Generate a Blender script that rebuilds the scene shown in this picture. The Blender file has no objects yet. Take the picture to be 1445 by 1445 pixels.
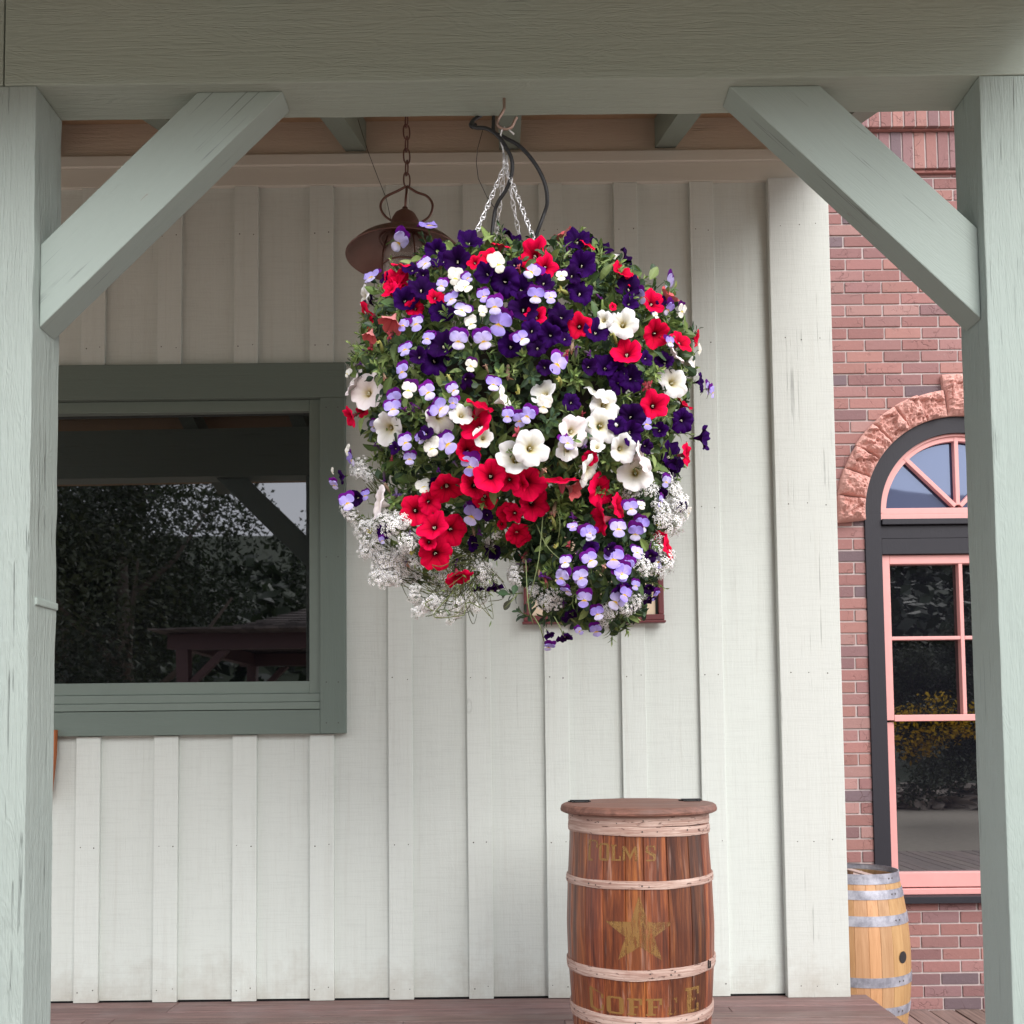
import bpy, bmesh, math, random
from mathutils import Vector, Matrix, Euler, noise

random.seed(7)
SC = bpy.context.scene
COL = SC.collection
RAD = math.radians

# ------------------------------------------------------------------ camera
FPX, CXP, CYP = 1400.0, 722.5, 963.0          # focal length and principal point of the photograph
CAMP = Vector((0.0, 0.0, 1.55))
TILT, ROLL, YAW = 3.0, -0.62, 0.0
RCAM = Matrix.Rotation(RAD(YAW), 3, 'Z') @ Matrix.Rotation(RAD(90 + TILT), 3, 'X') @ Matrix.Rotation(RAD(ROLL), 3, 'Z')
cd = bpy.data.cameras.new('camera')
cam = bpy.data.objects.new('camera', cd)
COL.objects.link(cam)
cam.matrix_world = Matrix.Translation(CAMP) @ RCAM.to_4x4()
cd.sensor_width = 36.0
cd.sensor_fit = 'AUTO'
cd.lens = 36.0 * FPX / 1445.0
cd.shift_y = (CYP - 722.5) / 1445.0
cd.clip_start = 0.05
cd.clip_end = 2000.0
SC.camera = cam

# ------------------------------------------------------------------ world: bright overcast sky
SUN_EL, SUN_AZ = 32.0, 205.0      # sun behind and to the right of the photographer
wd = bpy.data.worlds.new('World')
SC.world = wd
wd.use_nodes = True
nt = wd.node_tree
nt.nodes.clear()
wo = nt.nodes.new('ShaderNodeOutputWorld')
bg = nt.nodes.new('ShaderNodeBackground')
sky = nt.nodes.new('ShaderNodeTexSky')
sky.sky_type = 'NISHITA'
sky.sun_disc = False
sky.sun_elevation = RAD(SUN_EL)
sky.sun_rotation = RAD(152.0)
sky.dust_density = 3.0
tc = nt.nodes.new('ShaderNodeTexCoord')
mp = nt.nodes.new('ShaderNodeMapping')
mp.inputs['Scale'].default_value = (1.2, 1.2, 3.0)
nz = nt.nodes.new('ShaderNodeTexNoise')
nz.inputs['Scale'].default_value = 2.2
nz.inputs['Detail'].default_value = 6
cr = nt.nodes.new('ShaderNodeValToRGB')
cr.color_ramp.elements[0].position = 0.25
cr.color_ramp.elements[0].color = (0.62, 0.62, 0.62, 1)
cr.color_ramp.elements[1].position = 0.6
cr.color_ramp.elements[1].color = (0.95, 0.95, 0.95, 1)
mx = nt.nodes.new('ShaderNodeMix')
mx.data_type = 'RGBA'
mx.inputs['B'].default_value = (10.0, 10.1, 10.4, 1)        # cloud deck, in the sky texture's own units
nt.links.new(tc.outputs['Generated'], mp.inputs['Vector'])
nt.links.new(mp.outputs['Vector'], nz.inputs['Vector'])
nt.links.new(nz.outputs['Fac'], cr.inputs['Fac'])
nt.links.new(cr.outputs['Color'], mx.inputs['Factor'])
nt.links.new(sky.outputs['Color'], mx.inputs['A'])
sep = nt.nodes.new('ShaderNodeSeparateXYZ')
nt.links.new(tc.outputs['Generated'], sep.inputs[0])
zr_ = nt.nodes.new('ShaderNodeValToRGB')
zr_.color_ramp.elements[0].position = 0.0
zr_.color_ramp.elements[0].color = (0.66, 0.66, 0.69, 1)
zr_.color_ramp.elements[1].position = 0.9
zr_.color_ramp.elements[1].color = (1.0, 1.0, 1.0, 1)
nt.links.new(sep.outputs['Z'], zr_.inputs['Fac'])
mg = nt.nodes.new('ShaderNodeMix')
mg.data_type = 'RGBA'
mg.blend_type = 'MULTIPLY'
mg.inputs['Factor'].default_value = 1.0
nt.links.new(mx.outputs['Result'], mg.inputs['A'])
nt.links.new(zr_.outputs['Color'], mg.inputs['B'])
nt.links.new(mg.outputs['Result'], bg.inputs['Color'])
bg.inputs['Strength'].default_value = 0.125
nt.links.new(bg.outputs['Background'], wo.inputs['Surface'])

sd = bpy.data.lights.new('sun', 'SUN')
sd.energy = 1.25
sd.angle = RAD(40)
sd.color = (1.0, 0.985, 0.96)
sun = bpy.data.objects.new('sun', sd)
COL.objects.link(sun)
# light travels from behind-right of the camera towards the wall
sdir = Vector((-0.42, 0.80, -0.565)).normalized()
sun.rotation_euler = sdir.to_track_quat('-Z', 'Y').to_euler()
sun.location = (3, -6, 9)

vs = SC.view_settings
vs.view_transform = 'Standard'
vs.look = 'None'
vs.exposure = 1.30
vs.gamma = 1.0
SC.render.engine = 'CYCLES'
SC.cycles.max_bounces = 8
SC.cycles.diffuse_bounces = 4
SC.cycles.glossy_bounces = 4
SC.cycles.transmission_bounces = 4
SC.cycles.use_denoising = True


def ray(x, y):
    d = RCAM @ Vector(((x - CXP) / FPX, -(y - CYP) / FPX, -1.0))
    return d


def at(x, y, Y):
    """world point on the plane Y seen at a pixel of the 1445 px photograph"""
    d = ray(x, y)
    return CAMP + d * ((Y - CAMP.y) / d.y)


# ------------------------------------------------------------------ materials
def new_mat(name):
    m = bpy.data.materials.new(name)
    m.use_nodes = True
    n = m.node_tree
    n.nodes.clear()
    out = n.nodes.new('ShaderNodeOutputMaterial')
    p = n.nodes.new('ShaderNodeBsdfPrincipled')
    n.links.new(p.outputs['BSDF'], out.inputs['Surface'])
    return m, n, p, out


class NT:
    """small helper that adds linked nodes"""
    def __init__(self, n):
        self.n = n

    def add(self, kind, **kw):
        nd = self.n.nodes.new(kind)
        for k, v in kw.items():
            setattr(nd, k, v)
        return nd

    def link(self, a, b):
        self.n.links.new(a, b)

    def math(self, op, a, b=None, clamp=False):
        nd = self.n.nodes.new('ShaderNodeMath')
        nd.operation = op
        nd.use_clamp = clamp
        for i, v in enumerate((a, b)):
            if v is None:
                continue
            if isinstance(v, (int, float)):
                nd.inputs[i].default_value = v
            else:
                self.link(v, nd.inputs[i])
        return nd.outputs[0]

    def ramp(self, fac, stops):
        nd = self.n.nodes.new('ShaderNodeValToRGB')
        e = nd.color_ramp.elements
        while len(e) < len(stops):
            e.new(0.5)
        for i, (p, c) in enumerate(stops):
            e[i].position = p
            e[i].color = (c, c, c, 1) if isinstance(c, (int, float)) else (c[0], c[1], c[2], 1)
        self.link(fac, nd.inputs['Fac'])
        return nd.outputs['Color']

    def mix(self, fac, a, b, blend='MIX'):
        nd = self.n.nodes.new('ShaderNodeMix')
        nd.data_type = 'RGBA'
        nd.blend_type = blend
        for s, v in (('Factor', fac), ('A', a), ('B', b)):
            if isinstance(v, (int, float)):
                nd.inputs[s].default_value = v
            elif isinstance(v, tuple):
                nd.inputs[s].default_value = (v[0], v[1], v[2], 1)
            else:
                self.link(v, nd.inputs[s])
        return nd.outputs['Result']

    def noise(self, vec, scale, detail=4, rough=0.55, dist=0.0):
        nd = self.n.nodes.new('ShaderNodeTexNoise')
        nd.inputs['Scale'].default_value = scale
        nd.inputs['Detail'].default_value = detail
        nd.inputs['Roughness'].default_value = rough
        nd.inputs['Distortion'].default_value = dist
        self.link(vec, nd.inputs['Vector'])
        return nd.outputs['Fac']

    def mapping(self, vec, scale=(1, 1, 1), rot=(0, 0, 0), loc=(0, 0, 0)):
        nd = self.n.nodes.new('ShaderNodeMapping')
        nd.inputs['Scale'].default_value = scale
        nd.inputs['Rotation'].default_value = rot
        nd.inputs['Location'].default_value = loc
        self.link(vec, nd.inputs['Vector'])
        return nd.outputs['Vector']

    def coords(self, spread=7.0):
        """object coordinates shifted by a random amount for each object"""
        t = self.add('ShaderNodeTexCoord')
        o = self.add('ShaderNodeObjectInfo')
        s = self.math('MULTIPLY', o.outputs['Random'], spread)
        v = self.add('ShaderNodeVectorMath', operation='ADD')
        self.link(t.outputs['Object'], v.inputs[0])
        self.link(s, v.inputs[1])
        return v.outputs[0]

    def bump(self, h, strength, dist, p):
        nd = self.n.nodes.new('ShaderNodeBump')
        nd.inputs['Strength'].default_value = strength
        nd.inputs['Distance'].default_value = dist
        self.link(h, nd.inputs['Height'])
        self.link(nd.outputs['Normal'], p.inputs['Normal'])


def painted_wood(name, col, axis='Z', grain=1.0, cracks=0.3, saw=0.0, rot=(0, 0, 0), rough=0.62, bare=(0.2, 0.13, 0.09), blotch=0.10, panel=None, peel=0.0, dirt=0.0, cover=0.0, splash=0.0):
    m, n, p, out = new_mat(name)
    t = NT(n)
    c0 = t.coords()
    c = t.mapping(c0, rot=rot)
    al, ac = 1.0, 22.0
    sc = {'X': (al, ac, ac), 'Y': (ac, al, ac), 'Z': (ac, ac, al)}[axis]
    v = t.mapping(c, scale=sc)
    g1 = t.noise(v, 3.2, 6, 0.62, 0.6)                 # coarse grain
    g2 = t.noise(v, 16.0, 4, 0.6)                      # fine fibres
    v2 = t.mapping(c, scale={'X': (1.6, 9, 9), 'Y': (9, 1.6, 9), 'Z': (9, 9, 1.6)}[axis])
    w = t.noise(v2, 1.4, 3, 0.5, 1.2)
    rings = t.math('ABSOLUTE', t.math('SUBTRACT', t.math('FRACT', t.math('MULTIPLY', w, 14.0)), 0.5))   # flowing cathedral rings
    big = t.noise(c, 2.4, 3)
    mid = t.noise(c, 17.0, 5, 0.65)
    h = t.math('ADD', t.math('MULTIPLY', g1, 0.7), t.math('MULTIPLY', g2, 0.35))
    h = t.math('ADD', h, t.math('MULTIPLY', rings, 0.22))
    h = t.math('ADD', h, t.math('MULTIPLY', mid, 0.25))
    # narrow drying cracks along the grain, only in patches
    cv = t.mapping(c, scale={'X': (1.1, 62, 62), 'Y': (62, 1.1, 62), 'Z': (62, 62, 1.1)}[axis])
    cn = t.noise(cv, 1.7, 2, 0.5, 0.25)
    ck = t.ramp(cn, [(0.0, 1.0), (0.30 + cover * 0.3, 1.0), (0.335 + cover * 0.3, 0.0), (1.0, 0.0)])
    patch = t.ramp(t.noise(c, 4.2, 2), [(0.0, 0.0), (0.50 - cover, 0.0), (0.62 - cover, 1.0), (1.0, 1.0)])
    crack = t.math('MULTIPLY', t.math('MULTIPLY', ck, patch), cracks)
    h = t.math('SUBTRACT', h, t.math('MULTIPLY', crack, 1.6))
    base = t.mix(t.math('MULTIPLY', big, blotch * 2), col, tuple(x * 0.80 for x in col))
    base = t.mix(t.math('MULTIPLY', t.math('SUBTRACT', g1, 0.35, True), 0.35), base, tuple(x * 0.78 for x in col))
    if saw:
        sv = t.mapping(c, scale={'X': (60, 2.5, 2.5), 'Y': (2.5, 60, 2.5), 'Z': (2.5, 2.5, 60)}[axis])
        sn = t.noise(sv, 3.0, 3, 0.6)
        h = t.math('ADD', h, t.math('MULTIPLY', sn, saw))
        base = t.mix(t.math('MULTIPLY', t.ramp(sn, [(0.0, 1.0), (0.40, 0.6), (0.47, 0.0), (1.0, 0.0)]), 0.18), base, tuple(x * 0.62 for x in col))
    if panel:
        # each wide board took the paint a little differently
        sx = t.add('ShaderNodeSeparateXYZ')
        t.link(t.add('ShaderNodeTexCoord').outputs['Object'], sx.inputs[0])
        fl = t.math('FLOOR', t.math('DIVIDE', t.math('ADD', sx.outputs['X'], panel[1]), panel[0]))
        wn = t.add('ShaderNodeTexWhiteNoise', noise_dimensions='1D')
        t.link(fl, wn.inputs['W'])
        base = t.mix(t.math('MULTIPLY', wn.outputs['Value'], 0.22), base, tuple(x * 0.86 for x in col))
    if dirt:
        dn = t.noise(t.mapping(c, scale={'X': (2, 7, 7), 'Y': (7, 2, 7), 'Z': (7, 7, 2)}[axis]), 3.0, 6, 0.75)
        base = t.mix(t.math('MULTIPLY', t.ramp(dn, [(0.0, 0.0), (0.56, 0.0), (0.72, 1.0), (1.0, 1.0)]), dirt), base, tuple(x * 0.55 for x in col))
    if splash:
        ge = t.add('ShaderNodeNewGeometry')
        sp_ = t.add('ShaderNodeSeparateXYZ')
        t.link(ge.outputs['Position'], sp_.inputs[0])
        hz = t.math('DIVIDE', t.math('SUBTRACT', sp_.outputs['Z'], splash), 0.42)
        sn_ = t.noise(ge.outputs['Position'], 7.0, 6, 0.7)
        sf = t.math('SUBTRACT', t.math('MULTIPLY', sn_, 1.5), t.math('ADD', hz, 0.30), True)
        base = t.mix(t.math('MULTIPLY', sf, 0.75, True), base, (0.30, 0.255, 0.205))
        # rain streaks below the window and trims
        st_ = t.noise(t.mapping(ge.outputs['Position'], scale=(26, 26, 0.8)), 1.6, 4, 0.6)
        base = t.mix(t.math('MULTIPLY', t.ramp(st_, [(0.0, 0.0), (0.56, 0.0), (0.74, 1.0), (1.0, 1.0)]), 0.16), base, (0.36, 0.34, 0.29))
    # small knots
    vo = t.add('ShaderNodeTexVoronoi', feature='F1')
    vo.inputs['Scale'].default_value = 1.0
    t.link(t.mapping(c, scale={'X': (2.2, 6, 6), 'Y': (6, 2.2, 6), 'Z': (6, 6, 2.2)}[axis]), vo.inputs['Vector'])
    kd = t.math('ADD', vo.outputs['Distance'], t.math('MULTIPLY', t.math('SUBTRACT', mid, 0.5), 0.10))
    kr = t.ramp(kd, [(0.0, 0.5), (0.055, 0.15), (0.085, 1.0), (0.11, 0.0), (1.0, 0.0)])
    sel = t.ramp(vo.outputs['Color'], [(0.0, 0.0), (0.60, 0.0), (0.62, 1.0), (1.0, 1.0)])
    kn = t.math('MULTIPLY', t.math('MULTIPLY', kr, sel), 0.55)
    base = t.mix(t.math('MULTIPLY', kn, 0.5), base, tuple(x * 0.45 for x in col))
    h = t.math('SUBTRACT', h, t.math('MULTIPLY', kn, 0.6))
    base = t.mix(t.math('MULTIPLY', crack, 0.62), base, tuple(x * 0.25 for x in col))
    if peel:
        pn = t.noise(t.mapping(c, scale={'X': (5, 40, 40), 'Y': (40, 5, 40), 'Z': (40, 40, 5)}[axis]), 1.3, 5, 0.7)
        pk = t.math('MULTIPLY', t.ramp(pn, [(0.0, 0.0), (0.70, 0.0), (0.715, 1.0), (1.0, 1.0)]), peel)
        base = t.mix(pk, base, bare)
    t.link(base, p.inputs['Base Color'])
    p.inputs['Roughness'].default_value = rough
    p.inputs['Specular IOR Level'].default_value = 0.35
    t.bump(h, 0.55 * grain, 0.006, p)
    return m


def plain(name, col, rough=0.6, metal=0.0, var=0.12, scale=14.0, bump=0.15, bdist=0.002, spec=0.5):
    m, n, p, out = new_mat(name)
    t = NT(n)
    c = t.coords()
    k = t.noise(c, scale, 5, 0.6)
    t.link(t.mix(t.math('MULTIPLY', k, 1.0), tuple(x * (1 + var) for x in col), tuple(x * (1 - 2 * var) for x in col)), p.inputs['Base Color'])
    p.inputs['Roughness'].default_value = rough
    p.inputs['Metallic'].default_value = metal
    p.inputs['Specular IOR Level'].default_value = spec
    t.bump(t.noise(c, scale * 6, 3), bump, bdist, p)
    return m


def vcol_mat(name, rough=0.6, transl=0.25, spec=0.3, bump=0.0):
    """petals and leaves: colour from the mesh, some light through the blade"""
    m, n, p, out = new_mat(name)
    t = NT(n)
    a = t.add('ShaderNodeAttribute', attribute_name='Col')
    o = t.add('ShaderNodeObjectInfo')
    hs = t.add('ShaderNodeHueSaturation')
    t.link(t.math('ADD', 0.85, t.math('MULTIPLY', o.outputs['Random'], 0.24)), hs.inputs['Value'])
    t.link(a.outputs['Color'], hs.inputs['Color'])
    t.link(hs.outputs['Color'], p.inputs['Base Color'])
    p.inputs['Roughness'].default_value = rough
    p.inputs['Specular IOR Level'].default_value = spec
    if bump:
        tc_ = t.add('ShaderNodeTexCoord')
        t.bump(t.noise(tc_.outputs['Object'], 9.0, 3), bump, 0.05, p)
    tr = t.add('ShaderNodeBsdfTranslucent')
    t.link(hs.outputs['Color'], tr.inputs['Color'])
    ms = t.add('ShaderNodeMixShader')
    ms.inputs['Fac'].default_value = transl
    t.link(p.outputs['BSDF'], ms.inputs[1])
    t.link(tr.outputs['BSDF'], ms.inputs[2])
    t.link(ms.outputs['Shader'], out.inputs['Surface'])
    return m


DECKZ = at(640, 1409, 4.50).z
SAGE = (0.295, 0.352, 0.325)
M = {}
M['post'] = painted_wood('sage_post', SAGE, 'Z', grain=1.2, cracks=0.55, dirt=0.25, peel=0.25)
M['post_l'] = painted_wood('sage_post_flaking', (0.30, 0.35, 0.325), 'Z', grain=1.9, cracks=0.6, dirt=0.25, peel=0.3, cover=0.03)
M['corner'] = painted_wood('pale_corner_board', (0.53, 0.55, 0.52), 'Z', grain=0.5, cracks=0.8, saw=0.4, dirt=0.08, cover=0.03, splash=DECKZ)
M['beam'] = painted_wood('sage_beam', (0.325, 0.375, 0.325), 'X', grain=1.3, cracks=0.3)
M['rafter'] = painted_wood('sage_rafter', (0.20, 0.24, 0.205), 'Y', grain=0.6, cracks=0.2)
M['brace_l'] = painted_wood('sage_brace_left', SAGE, 'X', grain=0.45, cracks=1.0, rot=(0, RAD(45), 0), peel=0.5, cover=0.06)
M['brace_r'] = painted_wood('sage_brace_right', SAGE, 'X', grain=0.4, cracks=0.9, cover=0.04, rot=(0, RAD(-43), 0), peel=0.4)
WALLC = (0.58, 0.615, 0.58)
M['siding'] = painted_wood('pale_siding', WALLC, 'Z', grain=0.5, cracks=0.22, saw=0.45, dirt=0.12, splash=DECKZ)
M['batten'] = painted_wood('pale_batten', (0.595, 0.63, 0.595), 'Z', grain=0.5, cracks=0.25, saw=0.25, dirt=0.12, splash=DECKZ)
M['frieze'] = painted_wood('frieze_board', (0.54, 0.46, 0.37), 'X', grain=1.2, cracks=0.3)
M['trimband'] = painted_wood('trim_band', (0.58, 0.56, 0.50), 'X', grain=0.5, cracks=0.2)
M['soffit'] = painted_wood('soffit_board', (0.44, 0.315, 0.20), 'X', grain=0.8, cracks=0.3)
DARKG = (0.135, 0.172, 0.150)
M['trim_h'] = painted_wood('grey_green_trim_h', DARKG, 'X', grain=0.5, cracks=0.3)
M['trim_v'] = painted_wood('grey_green_trim_v', DARKG, 'Z', grain=0.5, cracks=0.3)
M['sash'] = plain('grey_green_sash', (0.15, 0.19, 0.165), 0.5, var=0.05, bump=0.08)
M['nail'] = plain('nail_heads', (0.07, 0.06, 0.055), 0.6, 0.3)
M['black'] = painted_wood('black_paint', (0.010, 0.009, 0.015), 'Z', grain=0.35, cracks=0.1, rough=0.6, blotch=0.05)
M['pink'] = plain('salmon_paint', (0.60, 0.275, 0.26), 0.5, var=0.06, bump=0.1)
M['rope'] = plain('black_tube', (0.009, 0.009, 0.011), 0.5, var=0.05, bump=0.05)
M['zinc'] = plain('zinc_chain', (0.82, 0.82, 0.84), 0.42, 0.75, var=0.08, bump=0.1)
M['brass'] = plain('worn_brass', (0.42, 0.30, 0.25), 0.38, 0.9, var=0.15)
M['copper'] = plain('oiled_copper', (0.17, 0.082, 0.066), 0.42, 0.4, var=0.25, scale=9)
M['hinge'] = plain('black_iron_and_shade_fill', (0.02, 0.02, 0.022), 0.5, 0.6)


def glass_mat(name, tint, refl, gcol=(0.95, 0.97, 1.0), soft=0.0):
    m, n, p, out = new_mat(name)
    t = NT(n)
    p.inputs['Base Color'].default_value = (*tint, 1)
    p.inputs['Roughness'].default_value = 0.9
    p.inputs['Specular IOR Level'].default_value = 0.0
    g = t.add('ShaderNodeBsdfGlossy')
    g.inputs['Roughness'].default_value = soft
    g.inputs['Color'].default_value = (*gcol, 1)
    c = t.coords(0)
    bn = t.add('ShaderNodeBump')
    bn.inputs['Strength'].default_value = 0.06
    bn.inputs['Distance'].default_value = 0.004
    t.link(t.noise(c, 3.0, 1), bn.inputs['Height'])
    t.link(bn.outputs['Normal'], g.inputs['Normal'])
    lw = t.add('ShaderNodeFresnel')
    lw.inputs['IOR'].default_value = 1.5
    f = t.math('ADD', t.math('MULTIPLY', lw.outputs['Fac'], 1.0), refl - 0.04)
    ms = t.add('ShaderNodeMixShader')
    t.link(f, ms.inputs['Fac'])
    t.link(p.outputs['BSDF'], ms.inputs[1])
    t.link(g.outputs['BSDF'], ms.inputs[2])
    t.link(ms.outputs['Shader'], out.inputs['Surface'])
    return m


M['pane'] = glass_mat('window_glass', (0.002, 0.002, 0.003), 0.155, soft=0.015)
M['pane_b'] = glass_mat('sash_glass', (0.005, 0.005, 0.007), 0.13, soft=0.012)
M['pane_f'] = glass_mat('fan_glass', (0.03, 0.035, 0.07), 0.036, (0.58, 0.70, 1.0), soft=0.02)  # bluish base and gloss colour stand in for the reflected sky


# ------------------------------------------------------------------ mesh helpers
class MB:
    def __init__(self):
        self.v, self.f, self.mi, self.c = [], [], [], []

    def add(self, vs, fs, mi=0, col=None):
        o = len(self.v)
        self.v += [Vector(q) for q in vs]
        self.f += [tuple(i + o for i in q) for q in fs]
        self.mi += [mi] * len(fs)
        if isinstance(col, list):
            self.c += col
        else:
            self.c += [col or (1, 1, 1)] * len(vs)
        return self

    def box(self, a, b, mi=0, col=None, bev=0.0):
        x0, y0, z0 = a
        x1, y1, z1 = b
        if bev <= 0:
            vs = [(x0, y0, z0), (x1, y0, z0), (x1, y1, z0), (x0, y1, z0), (x0, y0, z1), (x1, y0, z1), (x1, y1, z1), (x0, y1, z1)]
            fs = [(0, 3, 2, 1), (4, 5, 6, 7), (0, 1, 5, 4), (1, 2, 6, 5), (2, 3, 7, 6), (3, 0, 4, 7)]
            return self.add(vs, fs, mi, col)
        bm = bmesh.new()
        bmesh.ops.create_cube(bm, size=1.0)
        for q in bm.verts:
            q.co = Vector(((x0 + x1) / 2 + q.co.x * (x1 - x0), (y0 + y1) / 2 + q.co.y * (y1 - y0), (z0 + z1) / 2 + q.co.z * (z1 - z0)))
        bmesh.ops.bevel(bm, geom=list(bm.edges), offset=bev, segments=2, affect='EDGES', profile=0.6)
        return self.bm(bm, mi, col)

    def bm(self, bm, mi=0, col=None):
        bm.verts.index_update()
        self.add([q.co.copy() for q in bm.verts], [[w.index for w in f.verts] for f in bm.faces], mi, col)
        bm.free()
        return self

    def prism(self, pts, y0, y1, mi=0, col=None, bev=0.0):
        """polygon given in x,z extruded along y"""
        bm = bmesh.new()
        a = [bm.verts.new((x, y0, z)) for x, z in pts]
        b = [bm.verts.new((x, y1, z)) for x, z in pts]
        bm.faces.new(a)
        bm.faces.new(b[::-1])
        k = len(pts)
        for i in range(k):
            bm.faces.new((a[i], b[i], b[(i + 1) % k], a[(i + 1) % k]))
        bmesh.ops.recalc_face_normals(bm, faces=bm.faces[:])
        if bev:
            bmesh.ops.bevel(bm, geom=list(bm.edges), offset=bev, segments=2, affect='EDGES', profile=0.6)
        return self.bm(bm, mi, col)

    def tube(self, pts, r, n=8, mi=0, col=None, closed=False, caps=True):
        pts = [Vector(q) for q in pts]
        k = len(pts)
        rs = r if isinstance(r, list) else [r] * k
        vs, fs = [], []
        prev = None
        for i, q in enumerate(pts):
            if closed:
                d = pts[(i + 1) % k] - pts[i - 1]
            else:
                d = pts[min(i + 1, k - 1)] - pts[max(i - 1, 0)]
            if d.length < 1e-9:
                d = Vector((0, 0, 1))
            d.normalize()
            if prev is None:
                u = d.orthogonal().normalized()
            else:
                u = prev - d * prev.dot(d)
                if u.length < 1e-6:
                    u = d.orthogonal()
                u.normalize()
            prev = u
            w = d.cross(u)
            for j in range(n):
                an = 2 * math.pi * j / n
                vs.append(q + (u * math.cos(an) + w * math.sin(an)) * rs[i])
        for i in range(k if closed else k - 1):
            i2 = (i + 1) % k
            for j in range(n):
                j2 = (j + 1) % n
                fs.append((i * n + j, i * n + j2, i2 * n + j2, i2 * n + j))
        if caps and not closed:
            fs.append(tuple(range(n))[::-1])
            fs.append(tuple((k - 1) * n + j for j in range(n)))
        return self.add(vs, fs, mi, col)

    def lathe(self, prof, c, n=48, mi=0, col=None, a0=0.0, a1=None):
        full = a1 is None
        a1 = 2 * math.pi if full else a1
        m = n if full else n + 1
        vs, fs = [], []
        for r, z in prof:
            for j in range(m):
                an = a0 + (a1 - a0) * j / n
                vs.append((c[0] + r * math.cos(an), c[1] + r * math.sin(an), c[2] + z))
        for i in range(len(prof) - 1):
            for j in range(n):
                j2 = (j + 1) % m
                fs.append((i * m + j, i * m + j2, (i + 1) * m + j2, (i + 1) * m + j))
        return self.add(vs, fs, mi, col)

    def build(self, name, mats, parent=None, smooth=False, origin=None, vcol=False):
        me = bpy.data.meshes.new(name)
        if origin is None:
            xs = [q.x for q in self.v]; ys = [q.y for q in self.v]; zs = [q.z for q in self.v]
            origin = Vector(((min(xs) + max(xs)) / 2, (min(ys) + max(ys)) / 2, min(zs) if parent is None else (min(zs) + max(zs)) / 2))
        origin = Vector(origin)
        me.from_pydata([q - origin for q in self.v], [], self.f)
        for m_ in (mats if isinstance(mats, (list, tuple)) else [mats]):
            me.materials.append(m_)
        if any(self.mi):
            me.polygons.foreach_set('material_index', self.mi)
        if smooth:
            me.polygons.foreach_set('use_smooth', [True] * len(self.f))
        if vcol:
            at_ = me.color_attributes.new('Col', 'FLOAT_COLOR', 'POINT')
            flat = []
            for c in self.c:
                flat += [c[0], c[1], c[2], 1.0]
            at_.data.foreach_set('color', flat)
        me.update()
        o = bpy.data.objects.new(name, me)
        COL.objects.link(o)
        put(o, origin, parent)
        return o


WORLD = {}


def put(o, origin, parent=None):
    WORLD[o.name] = Vector(origin)
    if parent is not None:
        o.parent = parent
        o.location = Vector(origin) - WORLD[parent.name]
    else:
        o.location = origin


def thing(name, label, cat, loc, group=None):
    o = bpy.data.objects.new(name, None)
    o.empty_display_size = 0.1
    COL.objects.link(o)
    put(o, loc)
    return tag(o, label, cat, group)


def tag(o, label, cat, group=None):
    o['label'] = label
    o['category'] = cat
    if group:
        o['group'] = group
    return o


def structure(o):
    o['kind'] = 'structure'
    return o


def smooth_path(pts, k=6):
    """Catmull-Rom through points"""
    pts = [Vector(q) for q in pts]
    out = []
    for i in range(len(pts) - 1):
        p0, p1, p2, p3 = pts[max(i - 1, 0)], pts[i], pts[i + 1], pts[min(i + 2, len(pts) - 1)]
        for j in range(k):
            u = j / k
            out.append(0.5 * ((2 * p1) + (p2 - p0) * u + (2 * p0 - 5 * p1 + 4 * p2 - p3) * u * u + (3 * p1 - p0 - 3 * p2 + p3) * u ** 3))
    out.append(pts[-1])
    return out


# ================================================================== the place
YP0, YP1 = 2.50, 2.65          # front and back of the porch posts
YW = 4.50                      # face of the wooden wall
YB = 5.58                      # face of the brick wall
DECK = at(640, 1409, YW).z     # top of the raised deck

# ------------------------------------------------------------------ ground and decks
def ground_height(x, y):
    d = max(0.0, -y - 9.0)
    return -0.12 + 0.05 * d + (0.0 if d < 45 else 0.24 * (d - 45))


gm, gn, gp, _ = new_mat('ground_gravel_grass')
t = NT(gn)
tcg = t.add('ShaderNodeTexCoord')
big = t.noise(tcg.outputs['Object'], 0.12, 4)
fine = t.noise(tcg.outputs['Object'], 9.0, 6, 0.7)
grass = t.mix(fine, (0.014, 0.022, 0.010), (0.035, 0.048, 0.020))
gravel = t.mix(fine, (0.26, 0.22, 0.175), (0.54, 0.475, 0.40))
sxy = t.add('ShaderNodeSeparateXYZ')
t.link(tcg.outputs['Object'], sxy.inputs[0])
edge = t.math('ADD', sxy.outputs['Y'], t.math('MULTIPLY', t.math('SUBTRACT', big, 0.5), 6.0))
isgrass = t.ramp(t.math('DIVIDE', t.math('ADD', edge, 40.0), 40.0), [(0.0, 1.0), (0.66, 1.0), (0.69, 0.0), (1.0, 0.0)])
t.link(t.mix(isgrass, gravel, grass), gp.inputs['Base Color'])
gp.inputs['Roughness'].default_value = 0.95
t.bump(fine, 0.6, 0.03, gp)
g = MB()
nx, ny = 60, 70
xs = [-260 + 520 * i / nx for i in range(nx + 1)]
ys = [30 - 230 * (j / ny) ** 1.5 for j in range(ny + 1)]
g.add([(x, y, ground_height(x, y) + (0 if y > -9 else 0.5 * noise.noise(Vector((x * 0.05, y * 0.05, 0))) * min(1, (-y - 9) / 20))) for y in ys for x in xs],
      [(j * (nx + 1) + i, (j + 1) * (nx + 1) + i, (j + 1) * (nx + 1) + i + 1, j * (nx + 1) + i + 1) for j in range(ny) for i in range(nx)])
structure(g.build('ground', gm, smooth=True, origin=(0, 0, 0)))


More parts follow.
